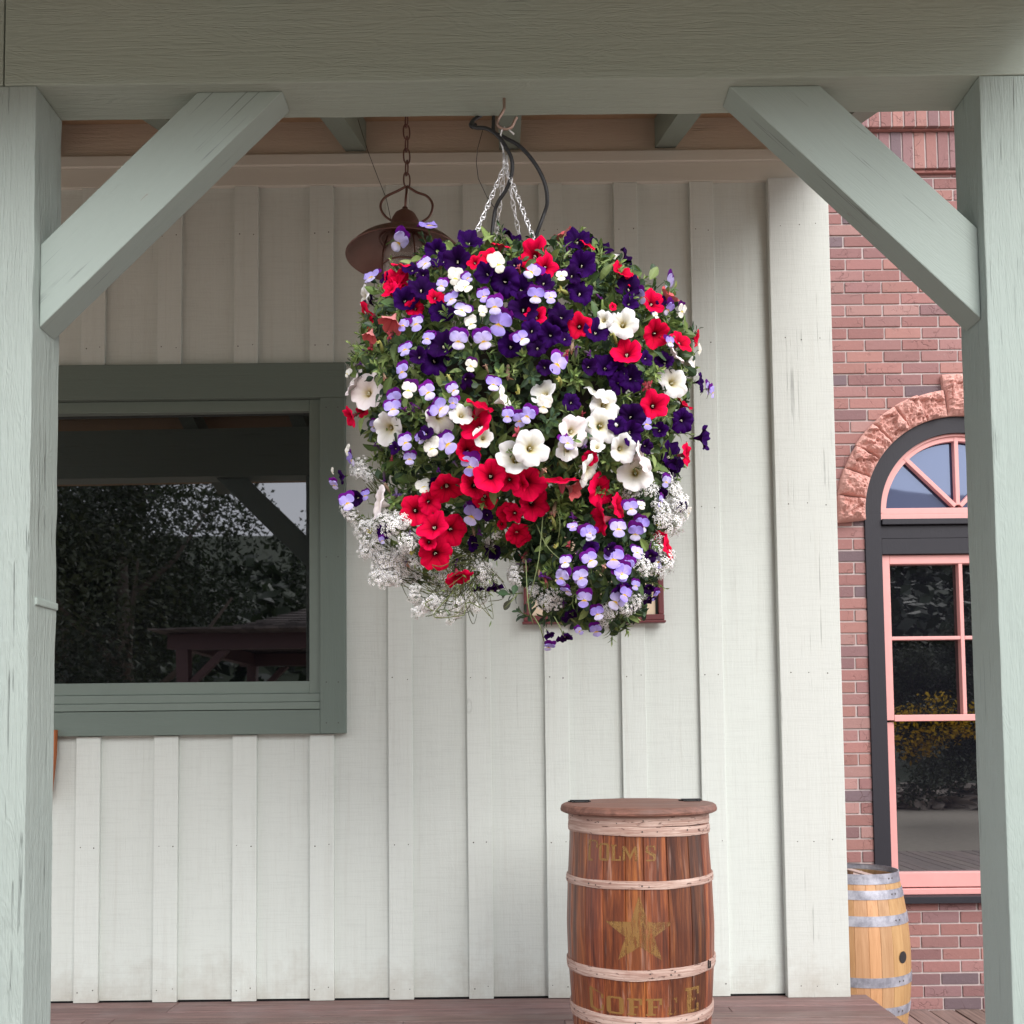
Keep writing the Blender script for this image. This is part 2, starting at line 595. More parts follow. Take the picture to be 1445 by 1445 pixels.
def deck_mat(name, col, axis):
    m, n, p, out = new_mat(name)
    t = NT(n)
    a = t.add('ShaderNodeAttribute', attribute_name='Col')
    c = t.coords(0)
    v = t.mapping(c, scale={'X': (1, 26, 26), 'Y': (26, 1, 26)}[axis])
    g1 = t.noise(v, 3.0, 6, 0.65, 0.4)
    blot = t.noise(c, 6.0, 5, 0.65)
    base = t.mix(t.ramp(g1, [(0.0, 0.0), (0.35, 0.1), (0.65, 0.9), (1.0, 1.0)]), tuple(x * 1.4 for x in col), tuple(x * 0.55 for x in col))
    base = t.mix(t.math('MULTIPLY', t.ramp(blot, [(0.0, 0.0), (0.45, 0.0), (0.75, 1.0), (1.0, 1.0)]), 0.35), base, tuple(0.5 * x + 0.14 for x in col))
    base = t.mix(1.0, base, a.outputs['Color'], 'MULTIPLY')
    t.link(base, p.inputs['Base Color'])
    p.inputs['Roughness'].default_value = 0.62
    t.bump(g1, 0.45, 0.004, p)
    return m


M['deck'] = deck_mat('brown_deck_boards', (0.165, 0.098, 0.088), 'X')
M['walk'] = deck_mat('boardwalk_boards', (0.23, 0.155, 0.13), 'Y')
XDECK = at(1222, 1403, YW).x
d = MB()
y = YW - 0.004
w = 0.088
random.seed(11)
while y > 1.95:
    cuts = [-5.0] + sorted(random.uniform(-4, 1.0) for _ in range(2)) + [XDECK]
    if abs(y - (YW - 0.004)) < 0.15:
        cuts = [-5.0, -2.2, at(735, 1436, 3.95).x, XDECK] if y < YW - 0.1 else [-5.0, -1.5, XDECK]
    for x0, x1 in zip(cuts, cuts[1:]):
        s = random.uniform(0.82, 1.12)
        d.box((x0 + 0.0015, y - w + 0.006, DECK - 0.03), (x1 - 0.0015, y, DECK + random.uniform(-0.0015, 0.0015)), 0, (s, s * random.uniform(0.96, 1.02), s), 0.003)
    y -= w
d.box((-5.0, 1.97, -0.1), (XDECK - 0.03, YW, DECK - 0.034), 0, (0.35, 0.35, 0.35))
d.box((XDECK - 0.026, 1.97, -0.05), (XDECK - 0.002, YW, DECK - 0.034), 0, (0.8, 0.8, 0.8))
structure(d.build('deck', M['deck'], vcol=True))

d = MB()
x = -5.0
while x < 7.0:
    s = random.uniform(0.75, 1.15)
    d.box((x, -1.5, -0.035), (x + 0.135, YB + 0.02, random.uniform(-0.002, 0.002)), 0, (s, s * random.uniform(0.94, 1.02), s), 0.004)
    x += 0.143
d.box((-5, -1.5, -0.11), (7, YB + 0.02, -0.06), 0, (0.2, 0.2, 0.2))
structure(d.build('boardwalk', M['walk'], vcol=True))

# ------------------------------------------------------------------ porch: posts, beam, braces, rafters, roof
XL = at(41.5, 783, YP0).x       # inner face of the left post
XR = at(1406.5, 800, YP0).x     # inner face of the right post
PW = 0.15
ZB = at(722, 113, YP0).z        # underside of the beam
porch = thing('porch_frame', 'sage green timber porch frame with posts, beam and diagonal braces round the flower basket', 'porch', (0, YP0, 0))


def worn_box(a, b, axis, seed, amp=0.0015):
    """sawn timber: long box cut into segments whose arrises wander slightly"""
    bm = bmesh.new()
    bmesh.ops.create_cube(bm, size=1.0)
    for q in bm.verts:
        q.co = Vector([(a[i] + b[i]) / 2 + q.co[i] * (b[i] - a[i]) for i in range(3)])
    bmesh.ops.bevel(bm, geom=list(bm.edges), offset=0.0035, segments=2, affect='EDGES', profile=0.6)
    L = b[axis] - a[axis]
    k = int(L / 0.04)
    for i in range(1, k):
        co = [0, 0, 0]
        no = [0, 0, 0]
        co[axis] = a[axis] + L * i / k
        no[axis] = 1
        bmesh.ops.bisect_plane(bm, geom=bm.verts[:] + bm.edges[:] + bm.faces[:], plane_co=co, plane_no=no)
    for q in bm.verts:
        s = Vector((q.co.x * 3, q.co.y * 3, q.co.z * 3))
        s[axis] = q.co[axis] * 9
        nv = noise.noise_vector(s + Vector((seed, seed * 2, 0))) * amp
        nv[axis] = 0
        q.co += nv
    return MB().bm(bm)


worn_box((XL - PW, YP0, -0.02), (XL, YP1, ZB - 0.002), 2, 1.0, 0.003).build('post', M['post_l'], porch)
worn_box((XR, YP0, -0.02), (XR + PW, YP1, ZB - 0.002), 2, 5.0, 0.0012).build('post', M['post'], porch)
XROOF = 1.46
XJ = at(5, 100, YP0).x
worn_box((XJ + 0.002, YP0, ZB), (1.62, YP1, ZB + 0.32), 0, 9.0).build('beam', M['beam'], porch)
worn_box((-5.0, YP0 + 0.001, ZB + 0.001), (XJ - 0.002, YP1 - 0.001, ZB + 0.32), 0, 12.0).build('beam', M['beam'], porch)

# splinter knot on the inner face of the left post
k = MB()
kz = at(80, 853, 2.6).z
k.box((XL - 0.012, YP0 + 0.03, kz - 0.010), (XL + 0.006, YP1 + 0.002, kz + 0.010), 0, None, 0.004)
k.build('knot', M['post'], porch)

# diagonal braces; front face set back 3.3 cm from the beam front
YBR0, YBR1 = YP0 + 0.033, YP0 + 0.118


def pt(x, y, Y=YBR0):
    q = at(x, y, Y)
    return (q.x, q.z)


lx = XL + 0.001
rx = XR - 0.001
zt = ZB - 0.001
MB().prism([(lx, pt(58, 345)[1]), (pt(279, 127)[0], zt), (pt(399, 126)[0], zt), (lx, pt(58, 462)[1])], YBR0, YBR1, 0, None, 0.003).build('brace', M['brace_l'], porch)
MB().prism([(rx, pt(1380, 322)[1]), (pt(1157, 119)[0], zt), (pt(1029, 121)[0], zt), (rx, pt(1383, 450)[1])], YBR0, YBR1, 0, None, 0.003).build('brace', M['brace_r'], porch)
# braces on the other side of each post, outside the picture but seen in the window
MB().prism([(XL - PW - 0.001, ZB - 0.60), (XL - PW - 0.60, zt), (XL - PW - 0.40, zt), (XL - PW - 0.001, ZB - 0.40)][::-1], YBR0, YBR1, 0, None, 0.003).build('brace', M['brace_r'], porch)

# rafters
zw = at(722, 212, YW).z           # underside of the rafters at the wall
zb = ZB + 0.322                   # underside of the rafters over the beam (birdsmouth)
slope = (zw - zb) / (YW - YP1)
def zr(y):
    return zb + (y - YP1) * slope
rw = 0.095
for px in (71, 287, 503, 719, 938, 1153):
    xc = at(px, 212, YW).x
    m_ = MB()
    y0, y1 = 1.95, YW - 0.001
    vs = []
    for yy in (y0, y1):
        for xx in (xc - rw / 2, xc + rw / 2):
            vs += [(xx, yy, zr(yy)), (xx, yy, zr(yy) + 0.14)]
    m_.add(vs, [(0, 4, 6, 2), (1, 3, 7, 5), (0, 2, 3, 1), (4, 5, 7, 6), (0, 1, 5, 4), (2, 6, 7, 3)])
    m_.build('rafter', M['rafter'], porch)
rb = MB()
i = 0
yy = 1.85
while yy < YW + 0.3:
    y1 = yy + 0.14
    q = 0.142
    vs = [(-5, yy, zr(yy) + q), (XROOF, yy, zr(yy) + q), (XROOF, y1 - 0.004, zr(y1) + q), (-5, y1 - 0.004, zr(y1) + q)]
    vs += [(a, b, c + 0.05) for a, b, c in vs]
    rb.add(vs, [(0, 3, 2, 1), (4, 5, 6, 7), (0, 1, 5, 4), (1, 2, 6, 5), (2, 3, 7, 6), (3, 0, 4, 7)])
    yy = y1
rb.build('roof_boards', M['soffit'], porch)

# brass hook screwed into the underside of the beam
YH = 2.575
HK = [(258, 22), (258, 60), (257, 85), (245, 110), (228, 138), (224, 160), (234, 178), (254, 188), (276, 188), (296, 178), (306, 160), (312, 145), (322, 128)]
hk = smooth_path([at(640 + a * 0.2768, 130 + b * 0.2768, YH) for a, b in HK], 5)
hk[0].z = ZB + 0.01
MB().tube(hk, 0.0042, 8).build('hook', M['brass'], porch, smooth=True)

# ------------------------------------------------------------------ wooden wall with boards and battens
wall = thing('siding_wall', 'pale sage board and batten wooden wall with a dark framed window under the porch', 'wall', (0, YW, DECK))
ZW0 = DECK + 0.007
ZTOP = at(722, 262, YW).z          # underside of the flat trim band
XC0, XC1 = at(1097.0, 800, YW - 0.045).x, at(1183.5, 800, YW - 0.045).x
s_b = (at(973, 265, YW - 0.02).x - at(116, 265, YW - 0.02).x) / 8
xb0 = at(116.5, 265, YW - 0.02).x
xb_w = at(473, 265, YW - 0.02).x - at(440, 265, YW - 0.02).x

# window opening
WX1 = at(469, 800, YW - 0.04).x + 0.055     # outer right edge of the trim
WX1 = at(487, 775, YW - 0.045).x
WZ1 = at(300, 513, YW - 0.045).z
WZ0 = at(300, 1037, YW - 0.045).z
WX0 = WX1 - 2.0
IX1 = at(451.5, 775, YW - 0.045).x
IZ1 = at(300, 562, YW - 0.045).z
IZ0 = at(300, 1003, YW - 0.045).z
IX0 = WX0 + (WX1 - IX1)

sd_ = MB()
# back boards, in four pieces round the opening
sd_.box((-5.0, YW, ZW0), (WX0 + 0.05, YW + 0.02, zw + 0.3))
sd_.box((WX1 - 0.05, YW, ZW0), (XC1 - 0.004, YW + 0.02, zw + 0.3))
sd_.box((WX0 + 0.05, YW, ZW0), (WX1 - 0.05, YW + 0.02, IZ0 - 0.02))
sd_.box((WX0 + 0.05, YW, IZ1 + 0.02), (WX1 - 0.05, YW + 0.02, zw + 0.3))
sd_.build('siding', M['siding'], wall, origin=(xb0, YW, DECK))
sd2 = MB()
sd2.box((XC1 - 0.004, YW - 0.001, 0.0), (XC1 + 0.0, YB + 0.001, zw + 0.3))
sd2.build('side_wall', M['siding'], wall)

MB().box((-5.0, YW + 0.012, DECK - 0.08), (XC1 - 0.01, YW + 0.018, DECK + 0.06)).build('gap_shade_strip', M['hinge'], wall)  # added dark strip, stops light under the siding and darkens the gap
random.seed(21)
NAILZ = [at(640, yy, YW).z for yy in (330, 488, 720, 957, 1190, 1392)]


def nails(mb, x0, x1, yf, z0, z1, cnt=2):
    for nz_ in NAILZ:
        for k_ in range(cnt):
            zz = nz_ + random.uniform(-0.008, 0.008)
            if not (z0 + 0.02 < zz < z1 - 0.02):
                continue
            xx = x0 + (x1 - x0) * ((0.2 + 0.6 * k_ / (cnt - 1)) + random.uniform(-0.04, 0.04))
            r_ = random.uniform(0.0022, 0.0034)
            vs = [(xx, yf - 0.0012, zz)] + [(xx + r_ * math.cos(a * math.pi / 4), yf - 0.0006, zz + r_ * math.sin(a * math.pi / 4)) for a in range(8)]
            mb.add(vs, [(0, (a + 1) % 8 + 1, a + 1) for a in range(8)], 1)


i = -2
while xb0 + i * s_b < XC0 - 0.12:
    x0 = xb0 + i * s_b + random.uniform(-0.003, 0.003)
    x1 = x0 + xb_w
    spans = [(ZW0 - 0.005, ZTOP)]
    if x0 < WX1 and x1 > WX0:
        spans = [(ZW0 - 0.005, WZ0 - 0.001), (WZ1 + 0.001, ZTOP)]
    for z0, z1 in spans:
        b = MB()
        b.box((x0, YW - 0.02, z0), (x1, YW - 0.0005, z1 - 0.001), 0, None, 0.0018)
        for f_ in (0.05, 0.95):
            pass
        nails(b, x0, x1, YW - 0.02, z0, z1)
        if z0 < DECK + 0.05 and len(spans) > 1:
            for fx in (0.2, 0.8):
                pass
        b.build('batten', [M['batten'], M['nail']], wall)
    i += 1
b = MB()
b.box((XC0, YW - 0.045, ZW0 - 0.008), (XC1, YW - 0.0005, ZTOP - 0.001), 0, None, 0.003)
nails(b, XC0, XC1, YW - 0.045, ZW0, ZTOP, 3)
b.build('corner_board', [M['corner'], M['nail']], wall)

# trim bands at the head of the wall
zc1 = at(722, 236, YW).z
zc2 = at(722, 221, YW).z
b = MB().box((-5.0, YW - 0.024, ZTOP), (XC1 - 0.002, YW - 0.0005, zc1), 0, None, 0.002)
b.build('trim_board', M['trimband'], wall)
b = MB().box((-5.0, YW - 0.04, zc1 + 0.0005), (XC1 - 0.002, YW - 0.0005, zc2), 0, None, 0.003)
b.build('trim_board', M['trimband'], wall)
b = MB().box((-5.0, YW - 0.012, zc2 + 0.0005), (XC1 - 0.002, YW - 0.0005, zw + 0.28), 0, None, 0.002)
b.build('frieze_board', M['frieze'], wall)

# big window, left end hidden by the porch post
win = MB()
win.box((WX0, YW - 0.045, IZ1), (WX1, YW - 0.001, WZ1), 0, None, 0.003)
win.box((WX0 + 0.001, YW - 0.043, WZ0), (IX1 - 0.0005, YW - 0.001, IZ0), 0, None, 0.003)
wobj = win.build('window', M['trim_h'], wall)
b = MB()
b.box((IX1, YW - 0.044, WZ0), (WX1 - 0.001, YW - 0.001, IZ1 - 0.001), 0, None, 0.003)
b.box((WX0 + 0.001, YW - 0.044, WZ0), (IX0, YW - 0.001, IZ1 - 0.001), 0, None, 0.003)
for zz in (at(300, 581, YW).z, at(300, 790, YW).z, at(300, 965, YW).z, at(300, 1022, YW).z):
    for fx in (0.25, 0.72):
        xx = IX1 + (WX1 - IX1) * fx
        b.add([(xx, YW - 0.0452, zz)] + [(xx + 0.003 * math.cos(a * math.pi / 3), YW - 0.0446, zz + 0.003 * math.sin(a * math.pi / 3)) for a in range(6)], [(0, (a + 1) % 6 + 1, a + 1) for a in range(6)], 1)
b.build('window_jamb', [M['trim_v'], M['nail']], wobj)
GX1 = at(439.5, 775, YW + 0.03).x
GZ1 = at(300, 586, YW + 0.03).z
GZ0 = at(300, 967, YW + 0.03).z
b = MB()
b.box((GX1, YW - 0.018, at(300, 980, YW - 0.02).z + 0.001), (IX1 - 0.001, YW + 0.05, IZ1 - 0.001), 0, None, 0.003)
b.box((IX0 + 0.001, YW - 0.018, GZ0), (IX0 + 0.05, YW + 0.05, IZ1 - 0.001), 0, None, 0.003)
b.box((IX0 + 0.05, YW - 0.017, GZ1), (GX1, YW + 0.05, IZ1 - 0.002), 0, None, 0.003)
zs1 = at(300, 980, YW - 0.02).z
zs2 = at(300, 992, YW - 0.03).z
b.box((IX0 + 0.05, YW - 0.017, zs1 + 0.001), (GX1, YW + 0.05, GZ0 + 0.012), 0, None, 0.003)
b.box((IX0 + 0.001, YW - 0.030, zs2 + 0.001), (IX1 - 0.001, YW + 0.05, zs1), 0, None, 0.003)
b.box((IX0 + 0.001, YW - 0.038, IZ0 + 0.003), (IX1 - 0.001, YW + 0.05, zs2), 0, None, 0.003)
b.build('sash', M['sash'], wobj)
b = MB()
tilt = 0.0
dq = -0.012 * (GX1 - IX0)
b.add([(IX0 + 0.02, YW + 0.034, GZ0 - 0.01), (GX1 + 0.01, YW + 0.034 + dq, GZ0 - 0.01), (GX1 + 0.01, YW + 0.034 + dq, GZ1 + 0.01), (IX0 + 0.02, YW + 0.034, GZ1 + 0.01)], [(0, 1, 2, 3)])
b.build('pane', M['pane'], wobj)
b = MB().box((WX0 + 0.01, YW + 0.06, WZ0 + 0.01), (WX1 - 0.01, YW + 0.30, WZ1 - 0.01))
b.build('backing', M['hinge'], wobj)  # added dark box, shuts out light and stands for the unlit room

# orange-brown plaque whose edge shows beside the left post
pq = MB()
px_, pz0, pz1 = at(79.5, 1060, YW - 0.06).x, at(75, 1118, YW - 0.06).z, at(75, 1030, YW - 0.06).z
pq.prism([(px_ - 0.36, pz0 - 0.1), (px_ - 0.018, pz0), (px_ - 0.002, (pz0 * 0.4 + pz1 * 0.6)), (px_, pz1), (px_ - 0.36, pz1)], YW - 0.072, YW - 0.046, 0, None, 0.003)
M['plaque'] = painted_wood('orange_plaque', (0.33, 0.10, 0.03), 'X', grain=0.5, cracks=0.1)
tag(pq.build('wooden_plaque', M['plaque']), 'orange brown wooden plaque on the wall, mostly hidden behind the left post', 'plaque')

# framed notice behind the flowers
fx0, fx1 = at(738, 800, YW - 0.05).x, at(936, 800, YW - 0.05).x
fz0, fz1 = at(840, 876, YW - 0.05).z, at(840, 742, YW - 0.05).z
notice = thing('framed_notice', 'dark red framed notice with cream paper on the wall behind the flower basket', 'notice', ((fx0 + fx1) / 2, YW - 0.03, fz0))
M['maroon'] = plain('maroon_frame', (0.13, 0.022, 0.026), 0.4, var=0.08)
M['paper'] = plain('cream_paper', (0.74, 0.60, 0.44), 0.8, var=0.06, scale=4)
M['mat'] = plain('green_mount', (0.03, 0.05, 0.04), 0.7)
b = MB()
fw = 0.026
b.box((fx0, YW - 0.062, fz0), (fx1, YW - 0.021, fz0 + fw), 0, None, 0.004)
b.box((fx0, YW - 0.062, fz1 - fw), (fx1, YW - 0.021, fz1), 0, None, 0.004)
b.box((fx0 + 0.001, YW - 0.06, fz0 + fw + 0.0005), (fx0 + fw, YW - 0.021, fz1 - fw - 0.0005), 0, None, 0.004)
b.box((fx1 - fw, YW - 0.06, fz0 + fw + 0.0005), (fx1 - 0.001, YW - 0.021, fz1 - fw - 0.0005), 0, None, 0.004)
b.box((fx0 - 0.006, YW - 0.066, fz0 - 0.012), (fx1 + 0.006, YW - 0.021, fz0 - 0.001), 0, None, 0.004)
b.build('frame', M['maroon'], notice)
b = MB().box((fx0 + fw, YW - 0.036, fz0 + fw), (fx1 - fw, YW - 0.022, fz1 - fw))
b.build('mount', M['mat'], notice)
b = MB()
xm = (fx0 * 0.33 + fx1 * 0.67)
for a_, c_ in ((fx0 + fw + 0.012, xm - 0.003), (xm + 0.003, fx1 - fw - 0.012)):
    b.box((a_, YW - 0.039, fz0 + fw + 0.002), (c_, YW - 0.0365, fz1 - fw - 0.012))
b.build('paper', M['paper'], notice)

# ------------------------------------------------------------------ brick building
def brick_mat():
    m, n, p, out = new_mat('red_brick')
    t = NT(n)
    a = t.add('ShaderNodeAttribute', attribute_name='Col')
    tc_ = t.add('ShaderNodeTexCoord')
    n1 = t.noise(tc_.outputs['Object'], 45.0, 6, 0.7)
    n2 = t.noise(tc_.outputs['Object'], 9.0, 4, 0.6)
    c = t.mix(t.math('MULTIPLY', n1, 0.8), a.outputs['Color'], t.mix(1.0, a.outputs['Color'], (0.62, 0.60, 0.62), 'MULTIPLY'))
    # crease marks and a pale bloom from the mortar
    v = t.add('ShaderNodeTexVoronoi', feature='DISTANCE_TO_EDGE')
    v.inputs['Scale'].default_value = 13.0
    wv = t.add('ShaderNodeVectorMath', operation='ADD')
    nn = t.add('ShaderNodeTexNoise')
    nn.inputs['Scale'].default_value = 14.0
    t.link(tc_.outputs['Object'], nn.inputs['Vector'])
    sc_ = t.add('ShaderNodeVectorMath', operation='SCALE')
    sc_.inputs['Scale'].default_value = 0.12
    t.link(nn.outputs['Color'], sc_.inputs[0])
    t.link(tc_.outputs['Object'], wv.inputs[0])
    t.link(sc_.outputs[0], wv.inputs[1])
    t.link(wv.outputs[0], v.inputs['Vector'])
    cre = t.math('MULTIPLY', t.ramp(v.outputs['Distance'], [(0.0, 1.0), (0.015, 0.7), (0.035, 0.0), (1.0, 0.0)]), t.ramp(n2, [(0.0, 0.0), (0.5, 0.0), (0.6, 1.0), (1.0, 1.0)]))
    c = t.mix(t.math('MULTIPLY', cre, 0.5), c, (0.10, 0.045, 0.04))
    c = t.mix(t.math('MULTIPLY', t.ramp(n1, [(0.0, 0.0), (0.58, 0.0), (0.75, 1.0), (1.0, 1.0)]), 0.25), c, (0.55, 0.42, 0.40))
    t.link(c, p.inputs['Base Color'])
    p.inputs['Roughness'].default_value = 0.9
    h = t.math('SUBTRACT', t.math('ADD', t.math('MULTIPLY', n1, 0.5), n2), t.math('MULTIPLY', cre, 0.8))
    t.bump(h, 0.6, 0.006, p)
    return m


M['brick'] = brick_mat()
M['mortar'] = plain('mortar', (0.43, 0.36, 0.35), 0.95, var=0.12, scale=40, bump=0.4)
M['stone'] = None
bld = thing('brick_building', 'red brick building with a stone arched window behind the wooden wall', 'building', (3.0, YB, 0))
random.seed(5)
BRC = [(0.34, 0.165, 0.15), (0.285, 0.118, 0.108), (0.31, 0.130, 0.116), (0.27, 0.112, 0.104), (0.25, 0.110, 0.107), (0.325, 0.140, 0.122), (0.225, 0.108, 0.110), (0.29, 0.130, 0.122)]


def bcol():
    c = random.choice(BRC if random.random() < 0.93 else [(0.15, 0.09, 0.10)])
    k = random.uniform(0.92, 1.2)
    return (c[0] * k * 0.92, c[1] * k * 1.06, c[2] * k * 1.06)


XW = at(1353.5, 700, YB).x          # centre line of the arched window
ZSP = at(1354, 722, YB).z           # springing of the arch
RO, RI, RG = 0.545, 0.452, 0.412    # black frame outer, inner, glass
RS = 0.70                           # outer radius of the stones
ZSILL = at(1300, 1273, YB).z
ZC0 = at(1250, 247, YB).z           # brick below the cornice stops here
CO = 0.0677
BX0, BX1 = 1.2, 5.6
bk = MB()
row = 0
z = 0.0 - CO
while z < ZC0:
    off = (0.1065 if row % 2 else 0.0) + random.uniform(-0.006, 0.006)
    x = BX0 - 0.213 + off
    while x < BX1:
        w_ = 0.2035
        x0, x1 = x, x + w_
        z0, z1 = z + 0.0048, z + CO - 0.0048
        # leave the window opening free
        zm = (z0 + z1) / 2
        lim = None
        if ZSILL < zm < ZSP:
            lim = RO - 0.004
        elif ZSP <= zm < ZSP + RO:
            lim = math.sqrt(max(0, (RO + 0.05) ** 2 - (zm - ZSP) ** 2))
        segs = [(x0, x1)]
        if lim:
            a, b_ = XW - lim, XW + lim
            segs = []
            if x0 < a:
                segs.append((x0, min(x1, a)))
            if x1 > b_:
                segs.append((max(x0, b_), x1))
        for a, b_ in segs:
            if b_ - a < 0.025:
                continue
            j = random.uniform(-0.0012, 0.0012)
            r_ = random.uniform(-0.002, 0.002)
            near = abs(x - 2.2) < 1.1
            bk.box((a + j, YB + r_, z0 + random.uniform(-.001, .001)), (b_ + j, YB + 0.05, z1 + random.uniform(-.001, .001)), 0, bcol(), 0.003 if near else 0)
        x += 0.213
    z += CO
    row += 1
bk.build('wall', M['brick'], bld, vcol=True)
mo = MB()
mo.box((BX0, YB + 0.007, -0.1), (XW - RO + 0.003, YB + 0.3, ZC0 + 0.4))
mo.box((XW + RO - 0.003, YB + 0.007, -0.1), (BX1, YB + 0.3, ZC0 + 0.4))
mo.box((XW - RO + 0.003, YB + 0.007, -0.1), (XW + RO - 0.003, YB + 0.3, ZSILL - 0.002))
# spandrel above the arch
vs, fs = [], []
N = 40
for i in range(N + 1):
    a = math.pi * i / N
    xx, zz = XW + RO * math.cos(a), ZSP + RO * math.sin(a)
    vs += [(max(min(xx, XW + RO - 0.003), XW - RO + 0.003), YB + 0.0071, zz), (max(min(xx, XW + RO - 0.003), XW - RO + 0.003), YB + 0.0071, ZC0 + 0.4)]
for i in range(N):
    fs.append((2 * i, 2 * i + 1, 2 * i + 3, 2 * i + 2))
mo.add(vs, fs)
mo.build('mortar', M['mortar'], bld)

# corbelled cornice of soldier bricks
co = MB()
def soldiers(z0, z1, yf):
    x = BX0
    while x < BX1:
        co.box((x, yf + random.uniform(-0.0015, 0.0015), z0), (x + 0.058, YB + 0.05, z1), 0, bcol(), 0.003)
        x += 0.0677
    co.box((BX0, yf + 0.007, z0 + 0.004), (BX1, YB + 0.05, z1 - 0.001), 1, (0.5, 0.44, 0.42))
zs0 = ZC0 + 0.004
y1_ = YB - 0.035
zq0, zq1 = at(1300, 237, y1_).z, at(1300, 186, y1_).z
co.box((BX0, YB - 0.018, zs0 - 0.002), (BX1, YB + 0.05, zq0 - 0.002), 0, (0.30, 0.125, 0.11))
soldiers(zq0, zq1, y1_)
y2_ = YB - 0.075
zr0, zr1 = at(1300, 178, y2_).z, at(1300, 178, y2_).z + 0.2
co.box((BX0, YB - 0.055, zq1 + 0.001), (BX1, YB + 0.05, zr0 - 0.001), 0, (0.30, 0.125, 0.11))
soldiers(zr0, zr1, y2_)
co.build('cornice', [M['brick'], M['mortar']], bld, vcol=True)

# rock-faced sandstone voussoirs
m, n, p, _ = new_mat('salmon_sandstone')
t = NT(n)
c = t.coords()
st = t.noise(t.mapping(c, scale=(6, 6, 22), rot=(0, 0.6, 0)), 2.0, 6, 0.65, 0.8)
sp = t.noise(c, 40, 5, 0.7)
base = t.mix(st, (0.47, 0.215, 0.185), (0.62, 0.37, 0.32))
base = t.mix(t.math('MULTIPLY', t.ramp(sp, [(0.0, 0.0), (0.55, 0.0), (0.75, 1.0), (1.0, 1.0)]), 0.4), base, (0.36, 0.15, 0.125))
t.link(base, p.inputs['Base Color'])
p.inputs['Roughness'].default_value = 0.95
t.bump(t.math('ADD', st, sp), 0.6, 0.012, p)
M['stone'] = m
bounds = [-5.0, 8.0, 21.0, 33.0, 46.0, 59.0, 71.0, 83.5, 96.5, 109.0, 121.0, 134.0, 147.0, 159.0, 172.0, 185.0]
for i in range(15):
    a0, a1 = RAD(180 - bounds[i]), RAD(180 - bounds[i + 1])
    gap = 0.002
    ro = RS + (0.085 if i == 7 else random.uniform(-0.004, 0.006))
    b = MB()
    nu, nv = 22, 26
    vs = []
    for iu in range(nu + 1):
        for iv in range(nv + 1):
            u, v = iu / nu, iv / nv
            r_ = RO + 0.001 + (ro - RO) * v
            dg_ = gap / r_
            an = (a0 - dg_) + (a1 - a0 + 2 * dg_) * u
            e = min(1.0, 4.5 * min(u, 1 - u)) ** 0.5 * min(1.0, 5.5 * min(v, 1 - v)) ** 0.5
            xx, zz = XW + r_ * math.cos(an), ZSP + r_ * math.sin(an)
            q = Vector((xx * 13 + i * 9, i * 5.0, zz * 13))
            h = 0.030 + 0.07 * e * (0.35 + 0.5 * abs(noise.noise(q)) + 0.35 * noise.cell(q * 0.9) + 0.18 * noise.noise(q * 3.1))
            h += e * 0.012 * noise.noise(q * 6.0)
            q2 = Matrix.Rotation(0.5 + 0.8 * i, 3, 'Y') @ q
            h += e * 0.020 * (0.5 - abs(noise.noise(Vector((q2.x * 0.35, 3.0 * i, q2.z * 2.4)))) * 1.6)
            h += e * 0.008 * (0.5 - abs(noise.noise(q * 11.0)))
            vs.append((xx, YB - h, zz))
    K = (nu + 1) * (nv + 1)
    back = [(x_, YB + 0.03, z_) for x_, y_, z_ in vs]
    fs = []
    for iu in range(nu):
        for iv in range(nv):
            q = iu * (nv + 1) + iv
            fs.append((q, q + 1, q + nv + 2, q + nv + 1))
    rim = [iv for iv in range(nv + 1)] + [iu * (nv + 1) + nv for iu in range(1, nu + 1)] + [nu * (nv + 1) + iv for iv in range(nv - 1, -1, -1)] + [iu * (nv + 1) for iu in range(nu - 1, 0, -1)]
    for j in range(len(rim)):
        a, b_ = rim[j], rim[(j + 1) % len(rim)]
        fs.append((b_, a, a + K, b_ + K))
    b.add(vs + back, fs)
    o = b.build('arch_stone', M['stone'], bld)


def arch_ring(mb, r0, r1, y0, y1, n_=48, mi=0):
    vs, fs = [], []
    for i in range(n_ + 1):
        a = math.pi * i / n_
        ca, sa = math.cos(a), math.sin(a)
        for r_, yy in ((r0, y0), (r1, y0), (r1, y1), (r0, y1)):
            vs.append((XW + r_ * ca, yy, ZSP + r_ * sa))
    for i in range(n_):
        for j in range(4):
            j2 = (j + 1) % 4
            fs.append((i * 4 + j, i * 4 + j2, i * 4 + 4 + j2, i * 4 + 4 + j))
    mb.add(vs, fs, mi)


# black frame
def zy(y, Y=YB):
    return at(1300, y, Y).z
fr = MB()
arch_ring(fr, RI, RO, YB - 0.012, YB + 0.12)
ZFAN = zy(733)
ZTR = zy(782)
ZSASH = zy(1263)
fr.box((XW - RO, YB - 0.0125, ZSASH), (XW - RI, YB + 0.12, ZSP - 0.0005), 0, None, 0.002)
fr.box((XW + RI, YB - 0.0125, ZSASH), (XW + RO, YB + 0.12, ZSP - 0.0005), 0, None, 0.002)
zm1, zm2 = zy(741), zy(760)
fr.box((XW - RI + 0.0005, YB - 0.028, zm1), (XW + RI - 0.0005, YB + 0.12, ZFAN), 0, None, 0.003)
fr.box((XW - RI + 0.0005, YB - 0.006, zm2 + 0.001), (XW + RI - 0.0005, YB + 0.12, zm1 - 0.002), 0, None, 0.002)
fr.box((XW - RI + 0.0005, YB - 0.010, ZTR), (XW + RI - 0.0005, YB + 0.12, zm2 - 0.001), 0, None, 0.002)
fr.box((XW - RO - 0.02, YB - 0.055, ZSILL), (XW + RO + 0.02, YB + 0.10, ZSASH - 0.001), 0, None, 0.003)
